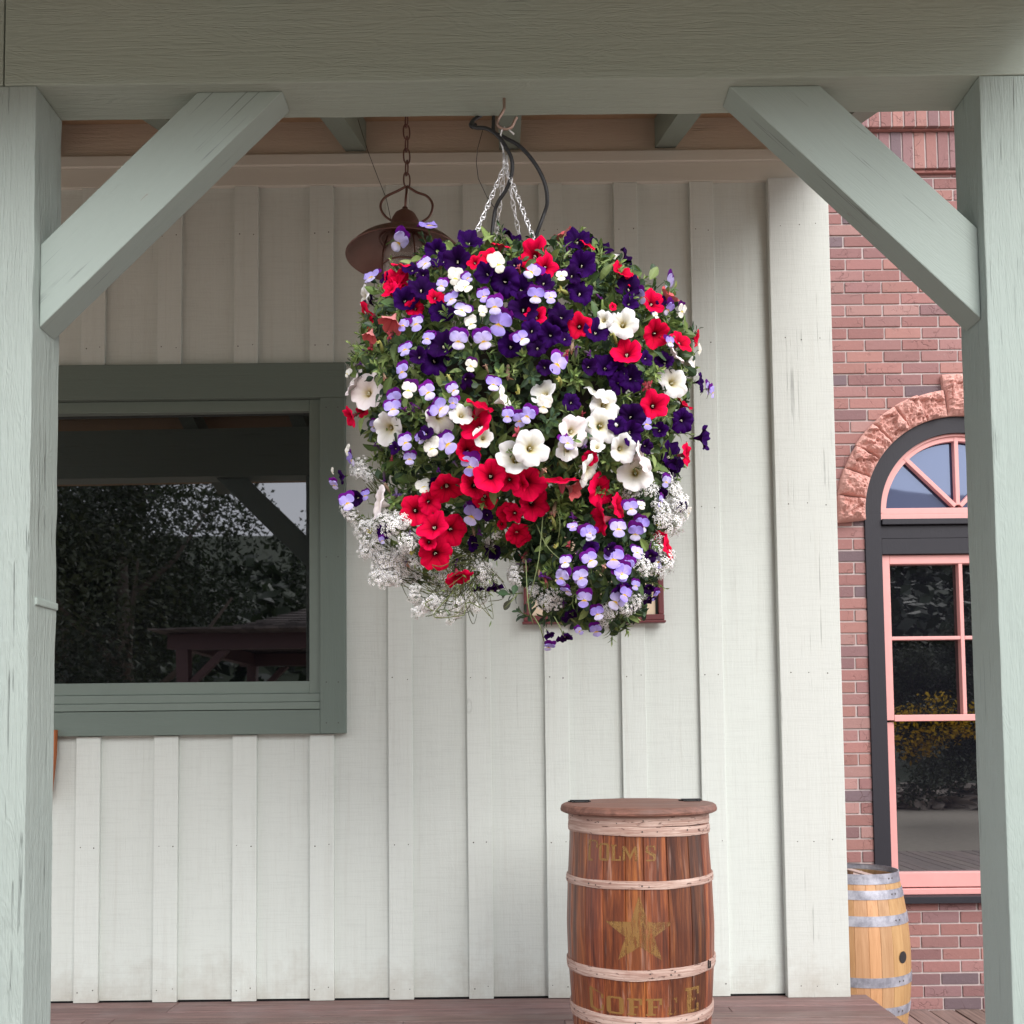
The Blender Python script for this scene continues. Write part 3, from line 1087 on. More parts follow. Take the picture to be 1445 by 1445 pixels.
aw = fr.build('arched_window', M['black'], bld)
# fan light
b = MB()
arch_ring(b, RG, RI - 0.001, YB + 0.018, YB + 0.08)
arch_ring(b, RI - 0.014, RI - 0.0005, YB + 0.006, YB + 0.017)
zf0 = zy(716)
b.box((XW - RI + 0.002, YB + 0.012, zy(725) + 0.001), (XW + RI - 0.002, YB + 0.08, zf0), 0, None, 0.003)
b.box((XW - RI + 0.002, YB + 0.004, ZFAN + 0.001), (XW + RI - 0.002, YB + 0.08, zy(725)), 0, None, 0.003)
for an in (45, 90, 135):
    d_ = Vector((math.cos(RAD(an)), 0, math.sin(RAD(an))))
    s_ = Vector((-d_.z, 0, d_.x)) * 0.012
    c_ = Vector((XW, 0, zf0 - 0.004))
    pts_ = [c_ + d_ * 0.02 - s_, c_ + d_ * (RG + 0.008) - s_, c_ + d_ * (RG + 0.008) + s_, c_ + d_ * 0.02 + s_]
    b.prism([(q.x, q.z) for q in pts_], YB + 0.016, YB + 0.055, 0, None, 0.003)
b.build('fan_sash', M['pink'], aw)
b = MB()
N = 32
vs = [(XW, YB + 0.05, zf0 - 0.01)] + [(XW + (RG + 0.01) * math.cos(math.pi * i / N), YB + 0.05, ZSP + (RG + 0.01) * math.sin(math.pi * i / N)) for i in range(N + 1)]
b.add(vs, [(0, i + 2, i + 1) for i in range(N)])
b.build('pane', M['pane_f'], aw)
# upper and lower sashes
gl = XW - (XW - at(1254.5, 820, YB + 0.03).x)
gr = 2 * XW - gl
zt1, zt2 = zy(795), zy(1008.5)
zl1, zl2 = zy(1017.5), zy(1232)
b = MB()
x0, x1 = XW - RI + 0.0015, XW + RI - 0.0015
b.box((x0, YB + 0.012, zt2 - 0.03), (gl, YB + 0.08, ZTR - 0.001), 0, None, 0.003)
b.box((gr, YB + 0.012, zt2 - 0.03), (x1, YB + 0.08, ZTR - 0.001), 0, None, 0.003)
b.box((gl + 0.0005, YB + 0.013, zt1), (gr - 0.0005, YB + 0.08, ZTR - 0.002), 0, None, 0.003)
b.box((gl + 0.0005, YB + 0.011, zl1), (gr - 0.0005, YB + 0.08, zt2), 0, None, 0.003)
xm_ = XW
b.box((xm_ - 0.011, YB + 0.016, zt2 + 0.0005), (xm_ + 0.011, YB + 0.07, zt1 - 0.0005), 0, None, 0.003)
zc_ = zy(900)
b.box((gl + 0.0005, YB + 0.0165, zc_ - 0.010), (xm_ - 0.0115, YB + 0.07, zc_ + 0.010), 0, None, 0.003)
b.box((xm_ + 0.0115, YB + 0.0165, zc_ - 0.010), (gr - 0.0005, YB + 0.07, zc_ + 0.010), 0, None, 0.003)
b.build('upper_sash', M['pink'], aw)
b = MB()
b.box((x0 + 0.008, YB + 0.030, zl2 + 0.0005), (gl + 0.003, YB + 0.09, zl1 - 0.005), 0, None, 0.003)
b.box((gr - 0.003, YB + 0.030, zl2 + 0.0005), (x1 - 0.008, YB + 0.09, zl1 - 0.005), 0, None, 0.003)
b.box((x0, YB + 0.028, zy(1253)), (x1, YB + 0.09, zl2), 0, None, 0.004)
b.box((x0, YB + 0.012, ZSASH), (x1, YB + 0.09, zy(1254.5)), 0, None, 0.004)
b.build('lower_sash', M['pink'], aw)
b = MB()
b.add([(gl - 0.01, YB + 0.055, zt2 - 0.02), (gr + 0.01, YB + 0.055, zt2 - 0.02), (gr + 0.01, YB + 0.055, zt1 + 0.01), (gl - 0.01, YB + 0.055, zt1 + 0.01)], [(0, 1, 2, 3)])
b.build('pane', M['pane_b'], aw)
b = MB()
b.add([(gl - 0.01, YB + 0.07, zl2 - 0.02), (gr + 0.01, YB + 0.07, zl2 - 0.02), (gr + 0.01, YB + 0.07, zl1 + 0.01), (gl - 0.01, YB + 0.07, zl1 + 0.01)], [(0, 1, 2, 3)])
b.build('pane', M['pane_b'], aw)
# dark panel standing in for the unlit room behind the sashes
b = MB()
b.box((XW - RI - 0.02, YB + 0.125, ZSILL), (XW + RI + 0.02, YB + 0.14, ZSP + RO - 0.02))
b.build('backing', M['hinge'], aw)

# ------------------------------------------------------------------ coffee barrel
def barrel_wood(name, stops, streak, gloss, worn=None):
    m, n, p, out = new_mat(name)
    t = NT(n)
    a = t.add('ShaderNodeAttribute', attribute_name='Col')
    c = t.coords()
    v = t.mapping(c, scale=(22, 22, 1.0))
    g1 = t.noise(v, 2.0, 6, 0.62, 0.5)
    g2 = t.noise(t.mapping(c, scale=(60, 60, 2.0)), 3.0, 4, 0.6)
    f = t.math('ADD', t.math('MULTIPLY', g1, 0.75), t.math('MULTIPLY', g2, 0.25))
    base = t.ramp(f, stops)
    base = t.mix(1.0, base, a.outputs['Color'], 'MULTIPLY')
    if worn:
        wn = t.noise(t.mapping(c, scale=(30, 30, 1.6)), 1.6, 4, 0.6)
        wb = t.noise(c, 3.2, 3, 0.5)
        k = t.math('MULTIPLY', t.ramp(wn, [(0.0, 0.0), (0.58, 0.0), (0.72, 1.0), (1.0, 1.0)]), t.ramp(wb, [(0.0, 0.2), (0.4, 0.2), (0.65, 1.0), (1.0, 1.0)]))
        base = t.mix(t.math('MULTIPLY', k, 0.55), base, worn)
    t.link(base, p.inputs['Base Color'])
    p.inputs['Roughness'].default_value = gloss
    t.bump(f, 0.5, 0.004, p)
    return m


M['barrel'] = barrel_wood('varnished_staves', [(0.0, (0.022, 0.008, 0.006)), (0.37, (0.050, 0.014, 0.008)), (0.50, (0.125, 0.034, 0.014)), (0.60, (0.23, 0.072, 0.024)), (0.70, (0.40, 0.165, 0.062)), (1.0, (0.50, 0.26, 0.12))], 1, 0.36, (0.55, 0.38, 0.31))
M['lid'] = deck_mat('barrel_lid_wood', (0.19, 0.085, 0.06), 'X')
M['oak'] = barrel_wood('pale_oak', [(0.0, (0.27, 0.145, 0.058)), (0.4, (0.38, 0.21, 0.092)), (0.6, (0.47, 0.28, 0.135)), (1.0, (0.56, 0.37, 0.20))], 1, 0.55)
m, n, p, _ = new_mat('splint_hoop')
t = NT(n)
c = t.coords()
h1 = t.noise(t.mapping(c, scale=(3, 3, 60)), 2.0, 5, 0.65, 0.7)
h2 = t.noise(t.mapping(c, scale=(9, 9, 40)), 2.5, 3, 0.6)
base = t.mix(t.ramp(h1, [(0.0, 0.0), (0.38, 0.0), (0.62, 1.0), (1.0, 1.0)]), (0.54, 0.40, 0.34), (0.32, 0.19, 0.15))
base = t.mix(t.ramp(h2, [(0.0, 1.0), (0.32, 1.0), (0.39, 0.0), (1.0, 0.0)]), base, (0.07, 0.03, 0.022))
t.link(base, p.inputs['Base Color'])
p.inputs['Roughness'].default_value = 0.8
t.bump(h1, 0.6, 0.004, p)
M['splint'] = m


def staved(prof, c, n_st, seed, lo=0.75, hi=1.2, sub=4, groove=0.0035):
    """barrel body: vertical staves, a fine groove between each two"""
    rnd = random.Random(seed)
    mb = MB()
    an = 0.0
    ws = [rnd.uniform(0.75, 1.3) for _ in range(n_st)]
    tot = sum(ws)
    for w_ in ws:
        da = 2 * math.pi * w_ / tot
        s = rnd.uniform(lo, hi)
        col = (s, s * rnd.uniform(0.88, 1.04), s * rnd.uniform(0.82, 1.05))
        vs, fs = [], []
        for r_, z in prof:
            for j in range(sub + 3):
                if j == 0 or j == sub + 2:
                    u = 0.0 if j == 0 else 1.0
                    rr = r_ - groove
                else:
                    u = 0.03 + 0.94 * (j - 1) / sub
                    rr = r_
                q = an + da * u
                vs.append((c[0] + rr * math.cos(q), c[1] + rr * math.sin(q), c[2] + z))
        m_ = sub + 3
        for i in range(len(prof) - 1):
            for j in range(m_ - 1):
                fs.append((i * m_ + j, i * m_ + j + 1, (i + 1) * m_ + j + 1, (i + 1) * m_ + j))
        mb.add(vs, fs, 0, col)
        an += da
    return mb


YC = 3.60
bc = at(903, 1300, YC)
BCX = bc.x
ztop = at(900, 1133, YC).z
PXM = YC / FPX


def rad(w):
    return w * PXM


cb = thing('coffee_barrel', 'dark varnished wooden coffee barrel with round lid and gold star standing on the deck', 'barrel', (BCX, YC, DECK))
HB = ztop - DECK


def zpx(y):
    """height of the silhouette point seen at this row, above the deck"""
    return at(903, y, YC).z - DECK


PROF_PX = [(1146, 97.0), (1190, 98.5), (1240, 101.5), (1300, 103.5), (1345, 102.5), (1400, 99.0), (1445, 96.0), (1480, 93.0)]
PR = [(rad(w_ - 1.5), zpx(y)) for y, w_ in PROF_PX] + [(rad(90), 0.003)]


def r_at(z):
    for (r0, z0), (r1, z1) in zip(PR, PR[1:]):
        if z1 <= z <= z0:
            u = (z0 - z) / (z0 - z1)
            return r0 + (r1 - r0) * u
    return PR[0][0] if z > PR[0][1] else PR[-1][0]


prof = []
k = 28
for i in range(k + 1):
    z = 0.003 + (PR[0][1] - 0.003) * i / k
    prof.append((r_at(z), z))
staved(prof, (BCX, YC, DECK), 21, 3, 0.5, 1.5).build('body', M['barrel'], cb, smooth=False, vcol=True)
# lid: three boards, round
b = MB()
RL = rad(109)
zl0, zl1_ = HB - 0.030, HB + 0.0
b.lathe([(0.0, zl0), (RL - 0.012, zl0), (RL - 0.002, zl0 + 0.005), (RL, zl0 + 0.012), (RL - 0.004, zl1_ - 0.005), (RL - 0.012, zl1_), (0.0, zl1_)], (BCX, YC, DECK), 64, 0, (1, 1, 1))
lid = b.build('lid', M['lid'], cb, vcol=True)
for sx in (-1, 1):
    b = MB()
    cx_ = BCX + sx * 0.205
    b.box((cx_ - 0.030, YC + 0.045, DECK + zl1_ + 0.0005), (cx_ + 0.030, YC + 0.070, DECK + zl1_ + 0.004), 0, None, 0.001)
    b.box((cx_ - 0.042, YC + 0.080, DECK + zl1_ + 0.0005), (cx_ + 0.042, YC + 0.105, DECK + zl1_ + 0.004), 0, None, 0.001)
    b.tube([(cx_ - 0.036, YC + 0.075, DECK + zl1_ + 0.0045), (cx_ + 0.036, YC + 0.075, DECK + zl1_ + 0.0045)], 0.0045, 10)
    for sx_ in (-0.02, 0.02):
        b.tube([(cx_ + sx_, YC + 0.058, DECK + zl1_ + 0.004), (cx_ + sx_, YC + 0.058, DECK + zl1_ + 0.0065)], 0.004, 8)
    b.build('hinge', M['hinge'], lid)


def hoop(c, z, h, thick, r_fn, tiltx, tilty, seed, lap=None):
    mb = MB()
    rnd = random.Random(seed)
    n_ = 72
    vs, fs = [], []
    for j in range(n_):
        a = 2 * math.pi * j / n_
        dz = tiltx * math.cos(a) + tilty * math.sin(a) + 0.0025 * noise.noise(Vector((math.cos(a) * 2 + seed, math.sin(a) * 2, 0)))
        hh = h * (1 + 0.12 * noise.noise(Vector((math.cos(a) * 3, math.sin(a) * 3 + seed, 3))))
        for q, (zz, tt) in enumerate(((-hh / 2, 0.0), (-hh / 2, thick * 0.8), (-hh * 0.2, thick), (hh * 0.2, thick), (hh / 2, thick * 0.8), (hh / 2, 0.0))):
            r_ = r_fn(z + zz) + tt - 0.001
            vs.append((c[0] + r_ * math.cos(a), c[1] + r_ * math.sin(a), c[2] + z + zz + dz))
    for j in range(n_):
        j2 = (j + 1) % n_
        for q in range(5):
            fs.append((j * 6 + q, j2 * 6 + q, j2 * 6 + q + 1, j * 6 + q + 1))
    mb.add(vs, fs)
    # nail heads
    for j in range(16):
        a = rnd.uniform(0, 2 * math.pi)
        r_ = r_fn(z) + thick
        dz = tiltx * math.cos(a) + tilty * math.sin(a) + rnd.uniform(-0.25, 0.25) * h
        q = Vector((c[0] + r_ * math.cos(a), c[1] + r_ * math.sin(a), c[2] + z + dz))
        nr = Vector((math.cos(a), math.sin(a), 0))
        tg = Vector((-math.sin(a), math.cos(a), 0))
        rr = rnd.uniform(0.002, 0.0034)
        mb.add([q + nr * 0.0012] + [q + (tg * math.cos(i * math.pi / 4) + Vector((0, 0, 1)) * math.sin(i * math.pi / 4)) * rr for i in range(8)], [(0, i + 1, (i + 1) % 8 + 1) for i in range(8)], 1)
    return mb


def front_row(y):
    """height of a hoop whose front reaches this row"""
    return at(903, y, YC - rad(102)).z - DECK


for i, (y, hpx, tx) in enumerate(((1160, 15, 0.0), (1175, 13, -0.005), (1250, 11, 0.004), (1377, 14.5, 0.007), (1446, 16, 0.002))):
    hoop((BCX, YC, DECK), front_row(y), hpx * (YC - rad(100)) / FPX, 0.007, r_at, tx, 0.0, 31 + i).build('hoop', [M['splint'], M['nail']], cb)
b = hoop((BCX, YC, DECK), 0.03, 0.04, 0.007, r_at, 0.0, 0.0, 77)
b.build('hoop', [M['splint'], M['nail']], cb)
# buckle on the lower hoop
zbk = front_row(1377) + 0.014
ab = RAD(-90 + 52)
b = MB()
for dq, dz0, dz1 in ((0.0, -0.013, 0.013), (0.05, -0.013, 0.008)):
    a = ab + dq
    b.tube([(BCX + (r_at(zbk) + 0.009) * math.cos(a), YC + (r_at(zbk) + 0.009) * math.sin(a), DECK + zbk + dz0), (BCX + (r_at(zbk) + 0.009) * math.cos(a), YC + (r_at(zbk) + 0.009) * math.sin(a), DECK + zbk + dz1)], 0.0022, 6)
b.tube([(BCX + (r_at(zbk) + 0.009) * math.cos(ab + q_), YC + (r_at(zbk) + 0.009) * math.sin(ab + q_), DECK + zbk - 0.013) for q_ in (0, 0.025, 0.05)], 0.0022, 6)
b.build('buckle', M['hinge'], cb)

# faded gold paint: star and letters following the staves
m, n, p, out = new_mat('faded_gold_paint')
t = NT(n)
c = t.coords(0)
a = t.add('ShaderNodeAttribute', attribute_name='Col')
wn = t.noise(t.mapping(c, scale=(30, 30, 5)), 3.0, 6, 0.7)
wn2 = t.noise(c, 55, 3, 0.6)
f = t.math('ADD', t.math('MULTIPLY', wn, 0.7), t.math('MULTIPLY', wn2, 0.3))
sepc = t.add('ShaderNodeSeparateColor')
t.link(a.outputs['Color'], sepc.inputs[0])
k = t.math('SUBTRACT', t.math('ADD', f, sepc.outputs[0]), 1.0)
fac = t.math('MULTIPLY', t.math('ADD', t.math('MULTIPLY', k, 6.0), 0.5, True), 0.74, True)
p.inputs['Base Color'].default_value = (0.27, 0.145, 0.040, 1)
p.inputs['Roughness'].default_value = 0.5
tr = t.add('ShaderNodeBsdfTransparent')
ms = t.add('ShaderNodeMixShader')
t.link(fac, ms.inputs['Fac'])
t.link(tr.outputs['BSDF'], ms.inputs[1])
t.link(p.outputs['BSDF'], ms.inputs[2])
t.link(ms.outputs['Shader'], out.inputs['Surface'])
M['gold'] = m


def on_barrel(mb, quad, strength, lift=0.0012):
    """a quad given as (angle in degrees from the front, height) laid on the staves"""
    nn = 6
    vs, fs = [], []
    (a0, z0), (a1, z1), (a2, z2), (a3, z3) = quad
    for i in range(nn + 1):
        u = i / nn
        for j in range(nn + 1):
            v = j / nn
            aa = (a0 * (1 - u) + a1 * u) * (1 - v) + (a3 * (1 - u) + a2 * u) * v
            zz = (z0 * (1 - u) + z1 * u) * (1 - v) + (z3 * (1 - u) + z2 * u) * v
            r_ = r_at(zz) + lift
            q = RAD(aa - 97.4)
            vs.append((BCX + r_ * math.cos(q), YC + r_ * math.sin(q), DECK + zz))
    for i in range(nn):
        for j in range(nn):
            q = i * (nn + 1) + j
            fs.append((q, q + nn + 1, q + nn + 2, q + 1))
    mb.add(vs, fs, 0, (strength,) * 3)


def rect(mb, a0, z0, a1, z1, s):
    on_barrel(mb, [(a0, z0), (a1, z0), (a1, z1), (a0, z1)], s)


def glyph(mb, ch, a0, a1, zb_, zt_, s):
    w = a1 - a0
    h = zt_ - zb_
    q = lambda u: a0 + w * u
    r = lambda v: zb_ + h * v
    if ch == 'C':
        rect(mb, q(0), r(.12), q(.24), r(.92), s)
        on_barrel(mb, [(q(0), r(.92)), (q(.24), r(.88)), (q(1), r(.76)), (q(.1), r(1.0))], s)
        rect(mb, q(.84), r(.58), q(1), r(.76), s - .05)
        on_barrel(mb, [(q(0), r(.12)), (q(.5), r(0)), (q(.6), r(.10)), (q(.24), r(.2))], s)
        on_barrel(mb, [(q(.5), r(0)), (q(1), r(.10)), (q(1), r(.2)), (q(.6), r(.10))], s)
        rect(mb, q(.84), r(.18), q(1), r(.32), s - .05)
    elif ch == 'O':
        rect(mb, q(0), r(.12), q(.26), r(.88), s)
        rect(mb, q(.74), r(.12), q(1), r(.88), s)
        on_barrel(mb, [(q(0), r(.88)), (q(1), r(.88)), (q(.85), r(1)), (q(.15), r(1))], s)
        on_barrel(mb, [(q(.15), r(0)), (q(.85), r(0)), (q(1), r(.12)), (q(0), r(.12))], s)
    elif ch == 'F':
        rect(mb, q(.14), r(.1), q(.44), r(.88), s)
        rect(mb, q(0), r(.88), q(1), r(1), s)
        rect(mb, q(.82), r(.62), q(1), r(.88), s)
        rect(mb, q(.46), r(.44), q(.72), r(.56), s)
        rect(mb, q(0), r(0), q(.6), r(.1), s)
    elif ch == 'E':
        rect(mb, q(.14), r(.1), q(.44), r(.88), s)
        rect(mb, q(0), r(.88), q(1), r(1), s)
        rect(mb, q(.82), r(.68), q(1), r(.88), s)
        rect(mb, q(.46), r(.46), q(.74), r(.56), s - .05)
        rect(mb, q(0), r(0), q(1), r(.1), s)
        rect(mb, q(.82), r(.1), q(1), r(.32), s)
    elif ch == 'L':
        rect(mb, q(.12), r(.1), q(.42), r(.9), s)
        rect(mb, q(0), r(.9), q(.58), r(1), s)
        rect(mb, q(0), r(0), q(1), r(.1), s)
        rect(mb, q(.84), r(.1), q(1), r(.3), s)
    elif ch == 'M':
        rect(mb, q(.05), r(0), q(.2), r(1), s - .06)
        rect(mb, q(.8), r(0), q(.95), r(1), s - .06)
        on_barrel(mb, [(q(.2), r(.72)), (q(.5), r(.05)), (q(.52), r(.4)), (q(.22), r(1))], s)
        on_barrel(mb, [(q(.5), r(.05)), (q(.8), r(.72)), (q(.78), r(1)), (q(.48), r(.4))], s)
    elif ch == 'S':
        rect(mb, q(0), r(.55), q(.25), r(.9), s)
        rect(mb, q(.1), r(.9), q(.95), r(1), s)
        on_barrel(mb, [(q(0), r(.6)), (q(.75), r(.25)), (q(1), r(.45)), (q(.2), r(.72))], s)
        rect(mb, q(.75), r(.1), q(1), r(.45), s)
        rect(mb, q(.05), r(0), q(.9), r(.1), s)
        rect(mb, q(.85), r(.7), q(1), r(.9), s)
    elif ch == '[':
        rect(mb, q(0), r(.1), q(.25), r(.95), s)
        rect(mb, q(.0), r(.93), q(.8), r(1), s)
        rect(mb, q(0), r(0), q(.5), r(.1), s)
        rect(mb, q(.82), r(.62), q(1), r(.95), s - .1)


b = MB()
zF = front_row(1410.5)
zf = front_row(1435)
zC = zF + 0.012
for ch, a0, a1, z0, z1, s in (('C', -43, -29.5, zf - 0.002, zF + 0.024, .68), ('O', -27, -13, zf, zF + 0.002, .66), ('F', -10.5, 1, zf, zF, .66), ('F', 3.5, 16, zf, zF, .64), ('E', 19, 28, zf, zF, .46), ('E', 35, 50, zf - 0.001, zF + 0.026, .58)):
    b = MB()
    glyph(b, ch, a0, a1, z0, z1, s)
    b.build('letter', M['gold'], cb, vcol=True)
zS0, zS1 = front_row(1216), front_row(1195)
for ch, a0, a1, z0, z1, s in (('[', -43, -33, zS0 - 0.006, zS1 + 0.016, .60), ('O', -32, -23, zS0 - 0.002, zS1 + 0.008, .62), ('L', -21.5, -13.5, zS0, zS1 + 0.004, .63), ('M', -12.7, 0, zS0, zS1, .60), ('S', 5.5, 13.2, zS0, zS1 + 0.002, .57), ('[', 30, 45, zS0 + 0.004, zS1 + 0.008, .41)):
    b = MB()
    glyph(b, ch, a0, a1, z0, z1, s)
    b.build('letter', M['gold'], cb, vcol=True)
b = MB()
zst = front_row(1317)
Rst = 0.112
ptsS = []
r_mid = r_at(zst)
for i in range(10):
    a = math.pi / 2 + i * math.pi / 5
    rr = Rst if i % 2 == 0 else Rst * 0.40
    if i == 0:
        rr *= 1.1
    ptsS.append((math.degrees(rr * math.cos(a) * 1.12 / r_mid), zst + rr * math.sin(a)))
cen = (0.0, zst)
for i in range(10):
    p0, p1 = ptsS[i], ptsS[(i + 1) % 10]
    right = (p0[0] + p1[0]) > 1
    on_barrel(b, [cen, p0, p1, cen], 0.50 if right else 0.575)
b.build('star', M['gold'], cb, vcol=True)

# ------------------------------------------------------------------ wine barrel behind the corner
YO = 5.08
PXO = YO / FPX
OX = at(1207, 1330, YO).x
HO = at(1250, 1233, YO).z
wbz = thing('oak_cask', 'pale oak cask with grey iron hoops half hidden behind the corner of the wooden wall', 'cask', (OX, YO, 0.003))
OPR = []
for i in range(25):
    u = i / 24
    z = 0.003 + (HO - 0.003) * u
    r_ = (59 + 12.8 * (1 - abs(2 * u - 1) ** 2.1)) * PXO
    OPR.append((r_, z))


def o_at(z):
    u = min(1, max(0, z / HO))
    return (59 + 12.8 * (1 - abs(2 * u - 1) ** 2.1)) * PXO


mb = staved(OPR, (OX, YO, 0.0), 22, 8, 0.8, 1.12, 3, 0.002)
rt = OPR[-1][0]
mb2 = staved([(rt, HO), (rt - 0.016, HO), (rt - 0.02, HO - 0.045)], (OX, YO, 0.0), 22, 8, 0.35, 0.55, 3, 0.0)
o0 = len(mb.v)
mb.v += mb2.v
mb.f += [tuple(i + o0 for i in q) for q in mb2.f]
mb.mi += mb2.mi
mb.c += mb2.c
mb.build('body', M['oak'], wbz, vcol=True)
b = MB().lathe([(0.0, HO - 0.03), (rt - 0.018, HO - 0.03), (rt - 0.018, HO - 0.05), (0, HO - 0.05)], (OX, YO, 0), 48, 0, (1, 1, 1))
b.build('head', M['lid'], wbz, vcol=True)
b = MB()
random.seed(44)
for k in range(5):
    a = -0.3 + 0.5 * k
    q = Vector((OX + 0.02 * k - 0.03, YO - 0.06 + 0.03 * k, HO - 0.024))
    d_ = Vector((math.cos(a), math.sin(a), 0)) * 0.12
    s_ = Vector((-math.sin(a), math.cos(a), 0)) * 0.02
    zz = Vector((0, 0, 0.006 * k))
    b.add([q - d_ - s_ + zz, q + d_ - s_ + zz, q + d_ + s_ + zz, q - d_ + s_ + zz, q - d_ - s_ + zz + Vector((0, 0, 0.004)), q + d_ - s_ + zz + Vector((0, 0, 0.004)), q + d_ + s_ + zz + Vector((0, 0, 0.004)), q - d_ + s_ + zz + Vector((0, 0, 0.004))],
          [(0, 3, 2, 1), (4, 5, 6, 7), (0, 1, 5, 4), (1, 2, 6, 5), (2, 3, 7, 6), (3, 0, 4, 7)])
M['chip'] = plain('weathered_slat', (0.42, 0.31, 0.28), 0.85, scale=30)
b.build('loose_slat', M['chip'], wbz)
m, n, p, _ = new_mat('galvanised_hoop')
t = NT(n)
c = t.coords()
k = t.noise(c, 12, 6, 0.7)
t.link(t.mix(t.ramp(k, [(0.0, 0.0), (0.4, 0.0), (0.62, 1.0), (1.0, 1.0)]), (0.19, 0.19, 0.225), (0.36, 0.36, 0.41)), p.inputs['Base Color'])
p.inputs['Metallic'].default_value = 0.35
p.inputs['Roughness'].default_value = 0.55
M['iron'] = m


def orow(y):
    return at(1240, y, YO - 0.27).z


for i, (y, hpx) in enumerate(((1243.5, 14), (1265.5, 12.5), (1302, 14), (1388.5, 13.5), (1432, 13))):
    b = MB()
    z = orow(y)
    h = hpx * (YO - 0.25) / FPX
    z = max(z, h / 2 + 0.004)
    prf = [(o_at(z - h / 2) - 0.002, z - h / 2), (o_at(z - h / 2) + 0.003, z - h / 2), (o_at(z) + 0.0035, z), (o_at(z + h / 2) + 0.003, z + h / 2), (o_at(z + h / 2) - 0.002, z + h / 2)]
    b.lathe(prf, (OX, YO, 0), 64)
    for q_ in (0.0, 0.11):
        a = RAD(-90 + 30) + q_
        r_ = o_at(z) + 0.004
        pq_ = Vector((OX + r_ * math.cos(a), YO + r_ * math.sin(a), z))
        nr = Vector((math.cos(a), math.sin(a), 0)); tg = Vector((-math.sin(a), math.cos(a), 0))
        b.add([pq_ + nr * 0.003] + [pq_ + (tg * math.cos(j * math.pi / 4) + Vector((0, 0, 1)) * math.sin(j * math.pi / 4)) * 0.005 for j in range(8)], [(0, j + 1, (j + 1) % 8 + 1) for j in range(8)], 1)
    b.build('hoop', [M['iron'], M['nail']], wbz)
# bung hole
zb_ = at(1268, 1347, YO - 0.15).z
a = RAD(-90 + 37)
b = MB()
r_ = o_at(zb_)
q = Vector((OX + r_ * math.cos(a), YO + r_ * math.sin(a), zb_)); nr = Vector((math.cos(a), math.sin(a), 0)); tg = Vector((-math.sin(a), math.cos(a), 0))
ring = [q + nr * 0.0025 + (tg * math.cos(j * math.pi / 10) + Vector((0, 0, 1)) * math.sin(j * math.pi / 10)) * 0.029 for j in range(20)]
inn = [w_ - nr * 0.03 for w_ in ring]
b.add(ring, [tuple(range(20))])
b.build('bung_hole', M['rope'], wbz)

# ------------------------------------------------------------------ pendant lamp
YLMP = 3.2
def lp(zx, zy_, Y=YLMP):
    return at(470 + zx * 0.1384, 240 + zy_ * 0.1384, Y)
lc = lp(720, 880)
LX = lp(735, 700).x
ZRIM = at(567, 362, YLMP).z
RLS = 84.5 * YLMP / FPX
lamp = thing('pendant_lamp', 'oiled copper pendant lamp with wide flared shade hanging on a chain under the porch roof', 'lamp', (LX, YLMP, ZRIM))
shade = MB()
prof_o = [(0.080, 0.060), (0.105, 0.057), (0.135, 0.047), (0.160, 0.032), (0.180, 0.014), (RLS, 0.0)]
prof_i = [(r_ - 0.003, z - 0.003) for r_, z in prof_o][::-1]
shade.lathe(prof_o + [(RLS + 0.0025, -0.002), (RLS - 0.001, -0.004)] + prof_i, (LX, YLMP, ZRIM), 72)
shade.build('shade', M['copper'], lamp, smooth=True)
cap = MB()
cap.lathe([(0.084, 0.050), (0.088, 0.064), (0.082, 0.072), (0.050, 0.076), (0.049, 0.100), (0.045, 0.122), (0.034, 0.142), (0.019, 0.153), (0.009, 0.158), (0.009, 0.166), (0.0, 0.168)], (LX, YLMP, ZRIM), 40)
cap.build('cap', M['copper'], lamp, smooth=True)
b = MB()
top = lp(752, 165)
b.tube([top, Vector((LX, YLMP, ZRIM + 0.16))], 0.0042, 8)
armL = smooth_path([lp(748, 165), lp(660, 212), lp(545, 268), lp(492, 330), lp(488, 400), lp(530, 470), lp(600, 520)], 6)
armR = [Vector((2 * LX - q.x, q.y, q.z)) for q in armL]
armR = smooth_path([lp(756, 165), lp(850, 225), lp(950, 262), lp(1008, 330), lp(1012, 400), lp(975, 480), lp(905, 530)], 6)
b.tube(armL, 0.0042, 8)
b.tube(armR, 0.0042, 8)
b.build('bail', M['copper'], lamp, smooth=True)
b = MB()
b.lathe([(0.045, 0.06), (0.056, 0.04), (0.070, 0.0), (0.075, -0.05), (0.071, -0.10), (0.054, -0.135), (0.022, -0.150), (0.0, -0.152)], (LX, YLMP, ZRIM), 40)
m, n, p, _ = new_mat('seeded_glass')
t = NT(n)
p.inputs['Base Color'].default_value = (0.9, 0.87, 0.84, 1)
p.inputs['Roughness'].default_value = 0.22
p.inputs['Transmission Weight'].default_value = 0.75
p.inputs['IOR'].default_value = 1.2
t.bump(t.noise(t.coords(0), 40, 3), 0.3, 0.003, p)
b.build('globe', m, lamp, smooth=True)
b = MB()
for k in range(4):
    a = k * math.pi / 2 + 0.5
    b.tube([(LX + r_ * math.cos(a), YLMP + r_ * math.sin(a), ZRIM + z) for r_, z in ((0.062, 0.055), (0.078, 0.0), (0.082, -0.05), (0.077, -0.10), (0.058, -0.140), (0.0, -0.158))], 0.003, 6)
b.tube([(LX + 0.078 * math.cos(a), YLMP + 0.078 * math.sin(a), ZRIM - 0.04) for a in [i * math.pi / 16 for i in range(32)]], 0.003, 6, closed=True)
b.build('guard', M['copper'], lamp, smooth=True)


